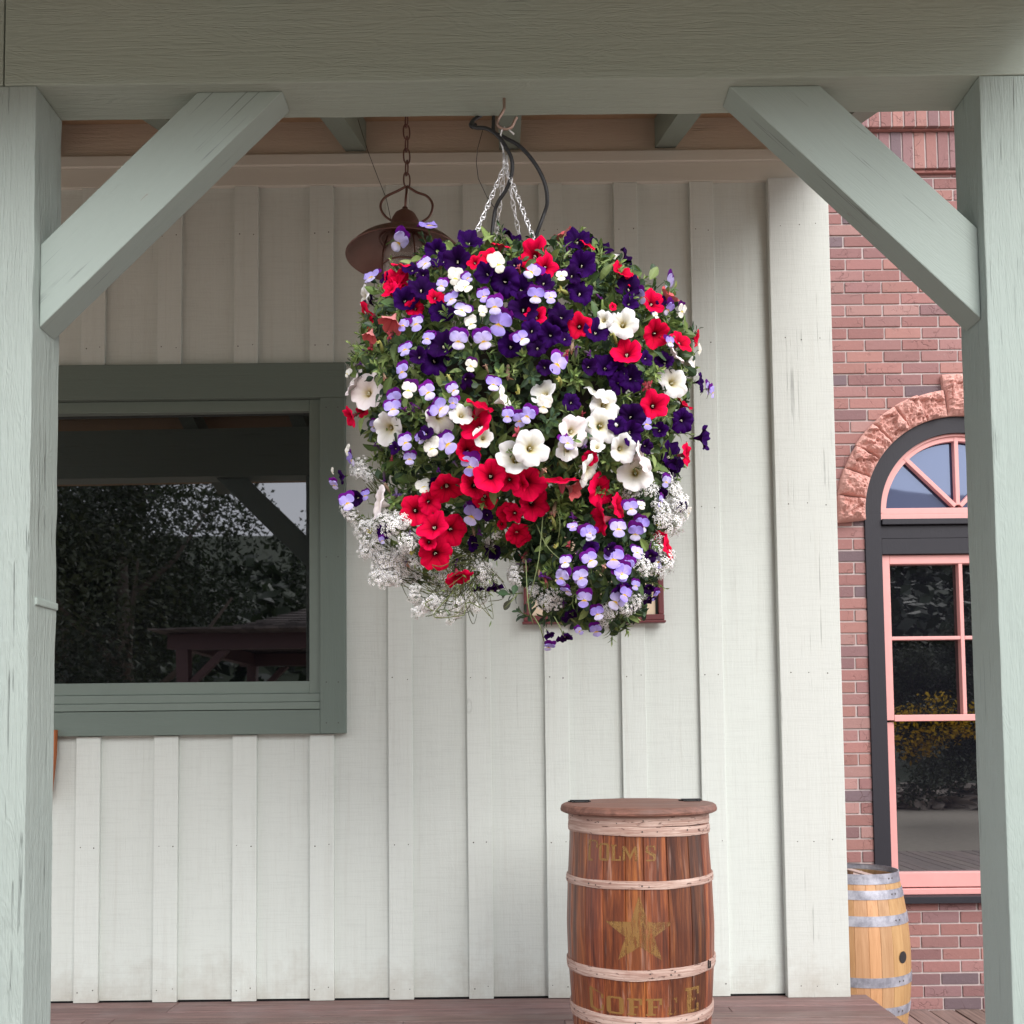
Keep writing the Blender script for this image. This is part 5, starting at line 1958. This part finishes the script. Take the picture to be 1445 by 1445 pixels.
# zoom tile, type, x, y, diameter, optional facing angle in the picture (0 right, 90 up)
FL = '''A
V 605 180 135;V 405 300 165 -40;R 425 440 125 90;P 485 470 100;V 575 440 130;P 690 400 150;P 790 420 165;P 650 350 130;V 208 530 130;P 300 540 70;D 385 560 170;R 330 610 110
P 555 605 150;P 440 680 150;W 150 680 150 180;P 190 690 90;R 165 815 170 200;K 350 840 140 240;K 205 930 90 250;V 430 860 100;V 515 850 130;R 650 660 110;R 510 735 110
P 690 750 150;C 785 540 120;C 850 600 120;V 865 540 90;V 690 590 90;V 755 680 115;V 830 755 130;C 890 850 110;V 975 660 110;V 1050 730 150;V 1085 850 165;C 970 770 70
R 1090 310 110 90;R 1010 400 130;R 910 430 90;P 885 280 150;P 1205 260 190 70;R 1300 380 200;R 1400 460 130;C 1075 445 130;V 1305 495 135;P 985 500 130;P 1110 560 170;P 1230 600 160;P 1250 740 180
V 1330 660 145;V 1430 670 120;R 1330 790 140;V 595 950 110;P 690 990 170;P 640 1090 170;V 805 965 140;V 440 1025 130;P 530 1070 110;V 975 965 165;P 1165 990 160;V 1235 950 130;P 1335 1000 130
V 420 1175 130;C 890 1135 110;V 1045 1260 145;W 170 1310 200;W 80 1240 170 150;C 50 1190 70;C 465 1300 120;V 595 1315 145;V 370 1370 125;V 770 1300 90;P 870 1240 110 -30;W 1120 1360 150 20
P 1180 440 90;P 560 520 80;P 1390 560 120;P 1300 890 120;P 1420 930 130;P 1390 1150 90
C
K 70 360 130 110;P 165 365 145;P 325 400 165;R 240 400 95 60;P 205 540 155;P 140 610 120;P 195 720 170;P 520 500 140 30;C 430 490 75;R 470 580 120;R 540 650 80;C 60 620 90;P 520 690 150;P 525 800 100
V 795 670 140 -20;V 600 765 115 200;R 690 800 150;V 790 850 120 -30;K 785 770 120 60;P 740 790 70;C 880 860 100 -10;W 340 915 110;W 480 935 190;C 700 890 60;R 180 960 150;P 300 990 150;R 710 1020 170
R 880 1060 150;V 800 1070 80;R 985 1050 100 0;R 500 1130 175;W 840 1140 170 40;W 970 1200 170 10;W 835 1330 200;C 1000 1130 80 0;P 760 1200 110;P 360 1230 155;P 440 1270 130;P 540 1310 150;V 35 1220 140
P 1020 1340 120 10;V 1060 1390 90 0;P 60 880 150;P 20 990 150;P 90 1040 100;R 410 830 50;P 640 1180 90;P 250 1240 100
D
R 1145 540 165 70;R 1110 670 200;W 1020 590 150;W 880 620 180;V 870 560 140;V 960 520 100;V 1330 610 120;W 1165 760 120;R 1060 840 150;V 1075 950 140;R 1210 1010 180
V 635 790 140;V 920 800 150;C 815 830 130;V 740 760 100;W 510 700 185;V 425 680 80;V 550 560 140;R 250 620 130 200;R 340 570 90;V 265 910 130 200;C 240 850 75 170;P 190 1030 80 200;V 150 1080 80 230;C 140 990 45 190
V 240 1200 120;P 300 1170 100;V 360 1150 85;W 440 1200 190 170;C 760 1090 110;P 830 1080 80;R 925 1120 205;R 700 1250 180;R 800 1200 130;R 820 1350 190;R 960 1390 190;R 1110 1080 160;R 1160 1180 170;R 1340 1050 120;R 1410 1080 110
R 1340 1280 150;V 1090 1290 145;V 665 900 90;P 1190 1290 70;P 560 830 70;P 770 720 90
E
W 210 240 150;C 215 330 120;V 110 390 120;V 60 420 110;P 390 300 100;W 560 240 150 60;W 610 320 165;W 585 450 190;W 410 480 170;V 365 560 130;W 360 610 120;W 140 590 200;W 30 650 190;W 555 585 85
W 720 600 160;W 850 640 170 20;W 795 750 190;R 920 320 170;R 1110 310 100;P 770 400 150;P 780 500 130;V 870 440 90;P 1110 420 130;P 1240 530 130 0;P 1040 640 180;P 1030 730 110;R 1140 640 130 0;V 995 810 85
R 510 660 90;W 520 740 180 -20;R 330 790 180 100;K 400 860 110 -30;R 590 860 180;R 705 960 150 10;R 560 1060 170 200;R 110 820 180;R 160 950 180;R 20 1020 110;R 50 1150 130
V 770 980 120;C 835 960 75;V 690 1110 125;V 800 1140 130;V 840 1090 110;V 500 1140 110;V 810 1260 120;V 510 1310 125;V 660 1300 130;V 720 1390 120;V 750 1340 90;V 940 1320 90;P 900 1290 80
P 1095 970 60;C 1140 1010 55 -20;P 960 900 80;V 960 940 80;R 1020 1230 130 10;R 960 1170 80;V 330 1420 115;V 450 1420 110;V 860 800 110;P 690 440 110;P 950 480 90;P 870 590 80;V 1290 240 80 0;P 700 180 120
G
V 440 750 110;V 580 770 120;V 600 895 130;V 480 840 95 240;V 820 910 130;V 880 860 110;P 860 830 100;V 855 720 120;V 890 660 80;V 690 990 110;P 520 1010 120 -60;V 680 1110 110;V 565 1110 75
P 470 1170 95 -80;V 360 1220 85 -90;P 360 1140 70 -60;V 1085 870 90 -30;P 1040 830 75;P 1050 910 75 -60;V 950 800 80;V 470 640 110;V 520 400 80;P 20 820 65 -60;R 160 470 120;P 780 560 90;P 640 540 100;V 640 440 90
F
R 750 690 190;R 905 860 165 -80;P 1130 660 110;P 1150 920 100 -70;P 1040 930 65 -80;P 1010 610 95;P 390 530 90;V 380 590 65;R 1310 580 100;R 1195 480 55;R 700 600 100'''
AXR = RCAM @ Vector((1, 0, 0))
AXU = RCAM @ Vector((0, 1, 0))
tile = 'A'
flist = []
for line in FL.split('\n'):
    line = line.strip()
    if line in ('A', 'C', 'D', 'E', 'F', 'G'):
        tile = line
        continue
    for item in line.split(';'):
        w_ = item.split()
        px, py, k_ = zc(tile, float(w_[1]), float(w_[2]))
        flist.append((w_[0], px, py, float(w_[3]) * k_, float(w_[4]) if len(w_) > 4 else None))
from collections import Counter
for typ, px, py, dia, ang in flist:
    q, i = front(px, py)
    n_ = vnormal(q, i)
    view = (CAMP - q).normalized()
    wob = rv(0.16)
    if ang is not None:
        a = RAD(ang)
        face = AXR * math.cos(a) + AXU * math.sin(a) + view * (0.35 if typ not in 'VC' else 0.55) + wob * 0.5
    else:
        face = n_ * 0.6 + Vector((0, -0.62, 0.10)) + view * 0.15 + wob * (2.2 if typ in 'RPW' else 1.8)
    face.normalize()
    lift = random.uniform(0.018, 0.045) + (0.014 if typ in 'VC' else 0.0)
    depth = (q - CAMP).dot(RCAM @ Vector((0, 0, -1)))
    R_ = dia * 0.5 * depth / FPX * (1.22 if typ not in 'VC' else 0.97)
    q = q + view * lift
    if typ in 'VC':
        roll = random.gauss(0, 0.36)
        up = Vector((0, 0, 1))
    else:
        roll = random.uniform(0, 6.28)
        up = Vector((0, 0, 1))
    x_ = up.cross(face)
    if x_.length < 1e-3:
        x_ = Vector((1, 0, 0))
    x_.normalize()
    y_ = face.cross(x_)
    rm = Matrix((x_, y_, face)).transposed() @ Matrix.Rotation(roll, 3, 'Z')
    o = bpy.data.objects.new(NAME[typ], random.choice(PROTO[typ]))
    COL.objects.link(o)
    put(o, q, basket)
    o.rotation_euler = rm.to_euler()
    sz = R_ * (random.uniform(0.96, 1.06) if typ not in 'VC' else random.uniform(0.88, 1.16))
    o.scale = (sz * random.uniform(0.95, 1.05), sz, sz * random.uniform(0.85, 1.1))


# ---- buds and spent, rolled-up blooms
def bud(seed, col, tip):
    rnd = random.Random(seed)
    mb = MB()
    pts, rs = [], []
    for j in range(8):
        u = j / 7
        pts.append((0.06 * math.sin(3 * u + seed), 0.06 * math.cos(2 * u), -1.0 + 2.0 * u))
        rs.append(0.02 + 0.20 * math.sin(math.pi * min(1, 0.15 + 0.8 * u)) * (1.0 if seed % 2 else 1.35) * rnd.uniform(0.75, 1.2))
    mb.tube(pts, rs, 7, 0, col)
    n7 = len(mb.c)
    mb.c = [tuple(col[i] * (1 - k_ / n7) + tip[i] * k_ / n7 for i in range(3)) for k_ in range(n7)]
    for k_ in range(5):
        a = 2 * math.pi * k_ / 5
        leaf(mb, Vector((0.05 * math.cos(a), 0.05 * math.sin(a), -0.95)), Vector((math.cos(a) * 0.5, math.sin(a) * 0.5, 0.9)), Vector((0, 0, 1)), 0.9, 0.22, 'narrow', (0.10, 0.15, 0.045))
    for k_ in range(4):
        a = rnd.uniform(0, 6.28)
        leaf(mb, Vector((0, 0, 0.55)), Vector((math.cos(a) * 0.6, math.sin(a) * 0.6, 0.6)), Vector((0, 0, 1)), rnd.uniform(0.4, 0.8), 0.35, 'petunia', tuple(x * rnd.uniform(0.6, 1.2) for x in tip), 0.6, rnd.uniform(-.4, .5))
    return mb


BUDS = [mesh_of(bud(s, c0, c1), 'flower_bud') for s, (c0, c1) in enumerate((((0.14, 0.18, 0.05), (0.45, 0.45, 0.15)), ((0.10, 0.03, 0.10), (0.10, 0.02, 0.16)), ((0.12, 0.10, 0.06), (0.42, 0.28, 0.20)), ((0.12, 0.14, 0.05), (0.10, 0.02, 0.18)), ((0.15, 0.06, 0.06), (0.40, 0.07, 0.09)), ((0.13, 0.17, 0.06), (0.24, 0.15, 0.34))))]
for _ in range(70):
    while True:
        px, py = random.uniform(505, 960), random.uniform(350, 870)
        q, i = front(px, py)
        if inside(q)[0] < 1.05 and all((px - f_[1]) ** 2 + (py - f_[2]) ** 2 > (f_[3] * 0.62) ** 2 for f_ in flist):
            break
    n_ = vnormal(q, i)
    face = (n_ * 0.4 + Vector((0, -0.35, random.choice((0.6, -0.7)))) + rv(0.4)).normalized()
    o = bpy.data.objects.new('flower_bud', random.choice(BUDS))
    COL.objects.link(o)
    put(o, q + (CAMP - q).normalized() * random.uniform(0.012, 0.035), basket)
    o.rotation_euler = face.to_track_quat('Z', 'Y').to_euler()
    k_ = random.uniform(0.011, 0.019)
    o.scale = (k_, k_, k_)


# ---- sweet alyssum
def alyssum(seed):
    rnd = random.Random(seed)
    mb = MB()
    n_ = 46
    for k_ in range(n_):
        z = 1 - 1.25 * (k_ + 0.5) / n_
        a = k_ * 2.399963 + rnd.uniform(-0.3, 0.3)
        s = math.sqrt(max(0, 1 - z * z))
        d = Vector((s * math.cos(a), s * math.sin(a), z))
        c = d * rnd.uniform(0.62, 1.2)
        nr = (d + Vector((rnd.gauss(0, .3), rnd.gauss(0, .3), 0.35 + rnd.gauss(0, .2)))).normalized()
        u = nr.orthogonal().normalized()
        u = Matrix.Rotation(rnd.uniform(0, 6.28), 3, nr) @ u
        w = nr.cross(u)
        pr = rnd.uniform(0.17, 0.225)
        wht = rnd.uniform(0.86, 0.93)
        for j in range(4):
            b1 = 2 * math.pi * j / 4
            e = u * math.cos(b1) + w * math.sin(b1)
            f = u * -math.sin(b1) + w * math.cos(b1)
            mb.add([c + e * pr * 0.22, c + e * pr * 0.62 + f * pr * 0.42 + nr * 0.02, c + e * pr * 1.02 + f * pr * 0.25, c + e * pr * 1.02 - f * pr * 0.25, c + e * pr * 0.62 - f * pr * 0.42 + nr * 0.02],
                   [(0, 4, 3, 2, 1)], 0, (wht, wht * 0.985, wht))
        mb.add([c + (u * math.cos(q_) + w * math.sin(q_)) * pr * 0.3 + nr * 0.01 for q_ in (0, 1.57, 3.14, 4.71)], [(0, 1, 2, 3)], 0, (0.46, 0.44, 0.26))
        mb.tube([Vector((0, 0, -0.9)) * 0.6, c * 0.5 + Vector((0, 0, -0.15)), c - nr * 0.02], 0.012, 4, 0, (0.15, 0.19, 0.07), caps=False)
    return mb


AL = [mesh_of(alyssum(200 + s), 'alyssum_cluster') for s in range(5)]
CL = '''F
240 70 80;255 105 70;210 440 95;180 420 80;290 510 100;240 525 90;330 480 80;490 480 110;440 500 90;520 440 80;300 640 110;270 670 90;340 610 90;370 690 120;420 720 110;480 730 120;520 690 100;390 800 130;350 840 110;440 850 110;480 840 110;550 600 90;530 640 80;560 770 90;520 790 80
780 870 110;740 850 70;820 900 70;690 1020 110;660 1060 70;600 980 90;620 1010 60;900 1040 100;880 1090 60;975 980 65;1020 1050 65;1060 810 110;1100 780 80;1030 770 70;1280 830 90;1310 870 60;1110 600 70;760 1090 60;380 450 80;410 420 70;590 850 70;1270 790 60
D
340 970 90;370 1000 70;320 1000 60;390 1030 60
E
880 880 100;900 850 70;1040 880 100;1060 930 110;1010 860 80;970 1010 120;940 970 90;1030 1080 120;1060 1020 120;1000 1110 90;940 1180 90;960 1260 110;920 1240 80;990 1330 110;1010 1290 80;900 1350 100;940 1380 90;830 1330 80;850 1380 80;740 890 70;800 880 60;1000 800 90;1020 960 100;960 1060 90;1080 970 90
G
720 980 90;750 960 70;900 940 110;940 900 90;870 960 80;280 850 90;250 830 70;400 870 90;330 930 80;360 900 80;1120 730 60;770 990 75;720 1050 60;120 740 80;110 710 60;960 930 70;420 930 70;1010 870 60'''
clpos = []
tile = 'F'
for line in CL.split('\n'):
    line = line.strip()
    if line in ('D', 'E', 'F', 'G'):
        tile = line
        continue
    for item in line.split(';'):
        w_ = [float(v) for v in item.split()]
        px, py, k_ = zc(tile, w_[0], w_[1])
        clpos.append((px, py, w_[2] * k_))
allc = []
clpos += [(px + random.uniform(-11, 11), py + random.uniform(-11, 11), dia * random.uniform(0.7, 1.0)) for px, py, dia in clpos if px < 700]
for px, py, dia in clpos:
    q, i = front(px, py)
    n_ = vnormal(q, i)
    view = (CAMP - q).normalized()
    q = q + view * random.uniform(-0.01, 0.035)
    face = (n_ * 0.8 + Vector((0, -0.35, 0.35)) + rv(0.25)).normalized()
    o = bpy.data.objects.new('alyssum_cluster', random.choice(AL))
    COL.objects.link(o)
    put(o, q, basket)
    o.rotation_euler = face.to_track_quat('Z', 'Y').to_euler()
    depth = (q - CAMP).length
    s = dia * 0.5 * depth / FPX * random.uniform(1.1, 1.35)
    o.scale = (s, s, s * 0.9)
    allc.append((q, px, py, face))
# wiry arching alyssum stems
for q, px, py, face in allc:
    if px < 712:
        root = at(random.uniform(640, 690), random.uniform(765, 800), YH - random.uniform(0.02, 0.14))
    else:
        root = at(random.uniform(830, 880), random.uniform(700, 760), YH - random.uniform(0.1, 0.2))
    mid = root.lerp(q, 0.55) + Vector((0, 0, -0.055 if px < 712 else -0.02)) + rv(0.018)
    for _ in range(1):
        m2 = mid + rv(0.014)
        stems.tube(smooth_path([root, root.lerp(m2, 0.5) + rv(0.01), m2, q - face * 0.012 + rv(0.004)], 5), 0.0010, 4, 0, random.choice([(0.10, 0.115, 0.045), (0.14, 0.15, 0.06), (0.07, 0.085, 0.035)]), caps=False)
for _ in range(48):
    root = at(random.uniform(640, 690), random.uniform(780, 806), YH - random.uniform(0.02, 0.14))
    tip = at(random.uniform(575, 700), random.uniform(800, 872), YH - random.uniform(0.05, 0.28))
    stems.tube(smooth_path([root, root.lerp(tip, 0.5) + Vector((0, 0, -0.045)) + rv(0.02), tip], 6), 0.0009, 4, 0, random.choice([(0.10, 0.115, 0.045), (0.14, 0.15, 0.06), (0.07, 0.085, 0.035)]), caps=False)
    for k_ in range(3):
        p_ = root.lerp(tip, random.uniform(0.4, 1.0)) + rv(0.012)
        leaf(fol, p_, rv(1), rv(1).normalized(), random.uniform(0.010, 0.018), 0.004, 'narrow', lcol('narrow'))
for a, b_, c_ in (((640, 835), (612, 870), (655, 868)), ((612, 845), (600, 852), (610, 862)), ((655, 868), (660, 850), (678, 858))):
    stems.tube(smooth_path([at(*a, YH - .2), at(*b_, YH - .2), at(*c_, YH - .2)], 6), 0.0013, 5, 0, (0.14, 0.17, 0.06))

f_o = fol.build('foliage', M['leaf'], basket, smooth=False, vcol=True)
f_o['kind'] = 'stuff'
s_o = stems.build('stems', M['stem'], basket, smooth=True, vcol=True)
s_o['kind'] = 'stuff'

# liner with soil, coloured near black for the shade inside the foliage
b = MB()
lc_ = EL[0][0] + Vector((0, 0, -0.02))
b.lathe([(0.0, -0.20), (0.10, -0.185), (0.18, -0.12), (0.215, -0.03), (0.225, 0.06), (0.215, 0.06), (0.0, 0.03)], (lc_.x, lc_.y, lc_.z), 32)
m, n, p, _ = new_mat('shaded_coco_liner')
t = NT(n)
c = t.coords()
t.link(t.mix(t.noise(c, 60, 4, 0.7), (0.035, 0.024, 0.014), (0.010, 0.008, 0.005)), p.inputs['Base Color'])
p.inputs['Roughness'].default_value = 1.0
b.build('liner', m, basket)


# ---- chains: twisted wire links from the hanger down into the foliage
ringp = at(713, 232, YH)
hookp = at(640 + 262 * 0.2768, 130 + 186 * 0.2768, YH)
for ex, ey, yy in ((668, 338, 2.42), (697, 350, 2.70), (735, 345, 2.70), (760, 355, 2.42)):
    e = at(ex, ey, yy)
    d_ = e - ringp
    L = d_.length
    k_ = int(L / 0.0235)
    b = MB()
    dn = d_.normalized()
    for j in range(k_):
        a0 = ringp + dn * (L * j / k_) - dn * 0.002
        a1 = ringp + dn * (L * (j + 1) / k_) + dn * 0.002
        sd_v = Vector((1, 0.25, 0)) if j % 2 == 0 else Vector((0.35, 1, 0))
        s_ = (sd_v - dn * sd_v.dot(dn)).normalized()
        w_ = dn.cross(s_)
        pts = []
        mid_ = (a0 + a1) / 2
        for q_ in range(18):
            an = 2 * math.pi * q_ / 18
            u = math.cos(an)
            sid = s_ if u > 0 else (s_ * 0.35 + w_ * 0.94)
            r_ = 0.0068 * math.sin(an) * (0.25 + 0.95 * abs(u) ** 0.6)
            pts.append(mid_ + dn * (-u * (a1 - a0).length / 2) + sid * r_)
        b.tube(pts, 0.0017, 6, closed=True)
    b.build('chain', M['zinc'], basket, smooth=True)
b = MB()
b.tube(smooth_path([hookp + Vector((0.0, 0, 0.004)), hookp + Vector((-0.009, 0, -0.006)), at(640 + 240 * .2768, 130 + 240 * .2768, YH), at(640 + 254 * .2768, 130 + 300 * .2768, YH), ringp + Vector((0, 0, 0.0))], 5), 0.0024, 7)
b.tube([hookp + Vector((0.008, 0, 0.0)), at(640 + 308 * .2768, 130 + 215 * .2768, YH)], 0.0026, 7)
b.tube([ringp + Vector((-0.004, 0, 0.03)), ringp + Vector((-0.004, 0, -0.008))], 0.0035, 7)
b.tube([ringp + Vector((0.004, 0.004, 0.026)), ringp + Vector((0.006, 0.002, -0.014))], 0.0035, 7)
b.build('hanger', M['zinc'], basket, smooth=True)

# ------------------------------------------------------------------ grounds behind the photographer (seen in the window panes)
random.seed(303)
def card_mesh(name, mat, n_, rad_, size, cols, seed, clump=14):
    rnd = random.Random(seed)
    mb = MB()
    cl = []
    for _ in range(clump):
        v = Vector((rnd.gauss(0, 1), rnd.gauss(0, 1), rnd.gauss(0, 1))).normalized()
        rr = rnd.uniform(0.25, 0.85)
        cl.append((Vector((v.x * rad_[0] * rr, v.y * rad_[1] * rr, v.z * rad_[2] * rr)), rnd.uniform(0.25, 0.5), rnd.choice(cols)))
    for _ in range(n_):
        c, k_, col = rnd.choice(cl)
        v = Vector((rnd.gauss(0, 1), rnd.gauss(0, 1), rnd.gauss(0, 1))).normalized()
        rr = rnd.uniform(0.3, 1.0)
        q = c + Vector((v.x * rad_[0], v.y * rad_[1], v.z * rad_[2])) * (k_ * rr)
        d = Vector((rnd.gauss(0, 1), rnd.gauss(0, 1), rnd.gauss(0, 0.7) - 0.4)).normalized()
        u = Vector((rnd.gauss(0, 1), rnd.gauss(0, 1), rnd.gauss(0, 1))).normalized()
        s = d.cross(u)
        if s.length < 1e-3:
            continue
        s.normalize()
        L = size * rnd.uniform(0.6, 1.3)
        f_ = rnd.uniform(0.7, 1.3)
        mb.add([q, q + d * L * 0.5 + s * L * 0.25, q + d * L, q + d * L * 0.5 - s * L * 0.25], [(0, 1, 2, 3)], 0, tuple(x * f_ for x in col))
    return mb


GREEN = [(0.020, 0.034, 0.012), (0.026, 0.040, 0.014), (0.014, 0.024, 0.010), (0.032, 0.042, 0.016)]
bark = plain('bark', (0.09, 0.07, 0.055), 0.95, scale=20, bump=0.5)
TREES = [(-7.5, -9.0, 8.5, 'broad dark tree on the lawn behind the photographer, nearest the porch'), (-11.5, -15.0, 11.0, 'tall spreading tree on the slope left of the gazebo'), (-4.2, -20.0, 10.0, 'rounded tree on the lawn beyond the gazebo'), (3.0, -22.0, 7.0, 'leafy tree by the gravel, facing the brick building'), (13.0, -21.0, 4.2, 'tall leafy tree beyond the flowering shrub'), (17.0, -25.0, 5.0, 'tree on the far side of the gravel')]
tm = None
for i, (x, y, h, lab) in enumerate(TREES):
    g0 = ground_height(x, y) - 0.1
    tr_ = thing('tree', lab, 'tree', (x, y, g0), 'trees on the lawn')
    mb = MB()
    mb.tube([(x, y, g0 - 0.2), (x + 0.1, y, g0 + h * 0.25), (x + 0.05, y + 0.1, g0 + h * 0.6)], [0.26, 0.18, 0.08], 10)
    for k_ in range(6):
        a = k_ * 1.05 + i
        z = g0 + h * (0.25 + 0.05 * k_)
        mb.tube([(x + 0.08, y + 0.03, z), (x + math.cos(a) * h * 0.14, y + math.sin(a) * h * 0.14, z + h * 0.12), (x + math.cos(a) * h * 0.24, y + math.sin(a) * h * 0.24, z + h * 0.26)], [0.09, 0.05, 0.02], 6)
    mb.build('trunk', bark, tr_, smooth=True)
    cr_ = card_mesh('crown', M['leaf'], 26000, (h * 0.40, h * 0.40, h * 0.38), 0.115, GREEN, 500 + i, 22)
    cr_.v = [q + Vector((x, y, g0 + h * 0.58)) for q in cr_.v]
    cr_.build('crown', M['leaf'], tr_, vcol=True)

# wooded hillside far behind
wb = MB()
rnd = random.Random(77)
for _ in range(420):
    x, y = rnd.uniform(-75, 60), rnd.uniform(-120, -38)
    z0 = ground_height(x, y)
    hgt = rnd.uniform(4, 9)
    col = rnd.choice([(0.020, 0.032, 0.014), (0.026, 0.040, 0.016), (0.016, 0.026, 0.014)])
    for _k in range(60):
        u = rnd.random()
        r_ = hgt * 0.32 * (1 - u) ** 0.7
        a = rnd.uniform(0, 6.28)
        q = Vector((x + r_ * math.cos(a), y + r_ * math.sin(a), z0 + hgt * u))
        d = Vector((math.cos(a), math.sin(a), rnd.uniform(-1.0, 0.5))).normalized() * rnd.uniform(0.5, 1.2)
        sv = d.cross(Vector((rnd.gauss(0, 1), rnd.gauss(0, 1), 1))).normalized() * rnd.uniform(0.3, 0.7)
        f_ = rnd.uniform(0.6, 1.3)
        wb.add([q, q + d * 0.5 + sv, q + d, q + d * 0.5 - sv], [(0, 1, 2, 3)], 0, tuple(v * f_ for v in col))
wo_ = wb.build('woodland', M['leaf'], vcol=True)
wo_['kind'] = 'stuff'
wo_['label'] = 'dark woodland covering the hillside far behind the lawn'
wo_['category'] = 'woodland'

# gazebo with a shingled hip roof
GX, GY = -2.95, -5.6
gz = thing('gazebo', 'small open timber gazebo with shingled hip roof on the lawn behind the photographer', 'gazebo', (GX, GY, 0))
M['gz'] = plain('dark_red_timber', (0.07, 0.03, 0.03), 0.6)
M['shingle'] = vcol_mat('wood_shingles', 0.9, 0.0, 0.2)
hw = 1.95
ze = 2.72
for sx in (-1, 1):
    for sy in (-1, 1):
        b = MB()
        x_, y_ = GX + sx * (hw - 0.35), GY + sy * (hw - 0.35)
        b.box((x_ - 0.08, y_ - 0.08, -0.1), (x_ + 0.08, y_ + 0.08, ze), 0, None, 0.006)
        b.build('post', M['gz'], gz)
        b = MB()
        b.prism([(x_ - sx * 0.08, ze - 0.55), (x_ - sx * 0.60, ze - 0.02), (x_ - sx * 0.48, ze - 0.02), (x_ - sx * 0.08, ze - 0.42)], y_ - 0.05, y_ + 0.05)
        b.build('brace', M['gz'], gz)
b = MB()
for s_ in (-1, 1):
    b.box((GX - hw + 0.15, GY + s_ * (hw - 0.35) - 0.07, ze), (GX + hw - 0.15, GY + s_ * (hw - 0.35) + 0.07, ze + 0.2))
    b.box((GX + s_ * (hw - 0.35) - 0.07, GY - hw + 0.5, ze + 0.002), (GX + s_ * (hw - 0.35) + 0.07, GY + hw - 0.5, ze + 0.198))
b.build('beam', M['gz'], gz)
b = MB()
rnd = random.Random(9)
rows = 16
for side in range(4):
    rot = Matrix.Rotation(side * math.pi / 2, 3, 'Z')
    for r_ in range(rows):
        u0, u1 = r_ / rows, (r_ + 1.35) / rows
        d0, d1 = hw * (1 - u0), hw * max(0.02, (1 - u1))
        z0, z1 = ze + 0.22 + 0.62 * u0 ** 1.9, ze + 0.22 + 0.62 * min(1, u1) ** 1.9
        x = -d0
        while x < d0:
            w_ = rnd.uniform(0.09, 0.19)
            xe = min(d0, x + w_ - 0.006)
            f_ = d1 / d0
            j = rnd.uniform(-0.015, 0.015)
            g_ = rnd.uniform(0.6, 1.3)
            col = (0.10 * g_, 0.085 * g_, 0.08 * g_)
            q = [Vector((x, -d0 + j, z0 + 0.03)), Vector((xe, -d0 + j, z0 + 0.03)), Vector((xe * f_, -d1, z1)), Vector((x * f_, -d1, z1))]
            q += [v - Vector((0, 0, 0.022)) for v in q]
            b.add([Vector((GX, GY, 0)) + rot @ v for v in q], [(0, 1, 2, 3), (7, 6, 5, 4), (0, 4, 5, 1), (1, 5, 6, 2), (2, 6, 7, 3), (3, 7, 4, 0)], 0, col)
            x += w_
b.build('roof', M['shingle'], gz, vcol=True)

# yellow flowering shrub and a row of boulders
SX, SY = 7.6, -6.4
sh = thing('flowering_shrub', 'tall green shrub covered in yellow flowers by the gravel behind the photographer', 'shrub', (SX, SY, -0.1))
mb = card_mesh('leaves', M['leaf'], 5200, (1.3, 1.0, 1.0), 0.09, GREEN, 71, 20)
mb.v = [q + Vector((SX, SY, 1.15)) for q in mb.v]
mb.build('leaves', M['leaf'], sh, vcol=True)
mb = card_mesh('blossom', M['petal'], 1500, (1.25, 1.0, 0.65), 0.10, [(0.62, 0.40, 0.03), (0.55, 0.33, 0.02)], 72, 16)
mb.v = [q + Vector((SX, SY + 0.15, 1.65)) for q in mb.v]
mb.build('blossom', M['petal'], sh, vcol=True)
rockm = plain('boulder_stone', (0.30, 0.25, 0.22), 0.95, scale=6, bump=0.5, bdist=0.02)
for i in range(7):
    bm = bmesh.new()
    bmesh.ops.create_icosphere(bm, subdivisions=3, radius=1.0)
    for q in bm.verts:
        q.co *= 1 + 0.35 * noise.noise(q.co * 1.3 + Vector((i * 7, 0, 0)))
        q.co = Vector((q.co.x * 0.55, q.co.y * 0.4, q.co.z * 0.34))
        q.co += Vector((4.6 + i * 0.95 + random.uniform(-.1, .1), -9.5 + random.uniform(-.3, .3), 0.12))
    o = MB().bm(bm).build('boulder', rockm)
    tag(o, 'rough pale boulder in the row edging the gravel behind the photographer', 'boulder', 'boulders edging the gravel')
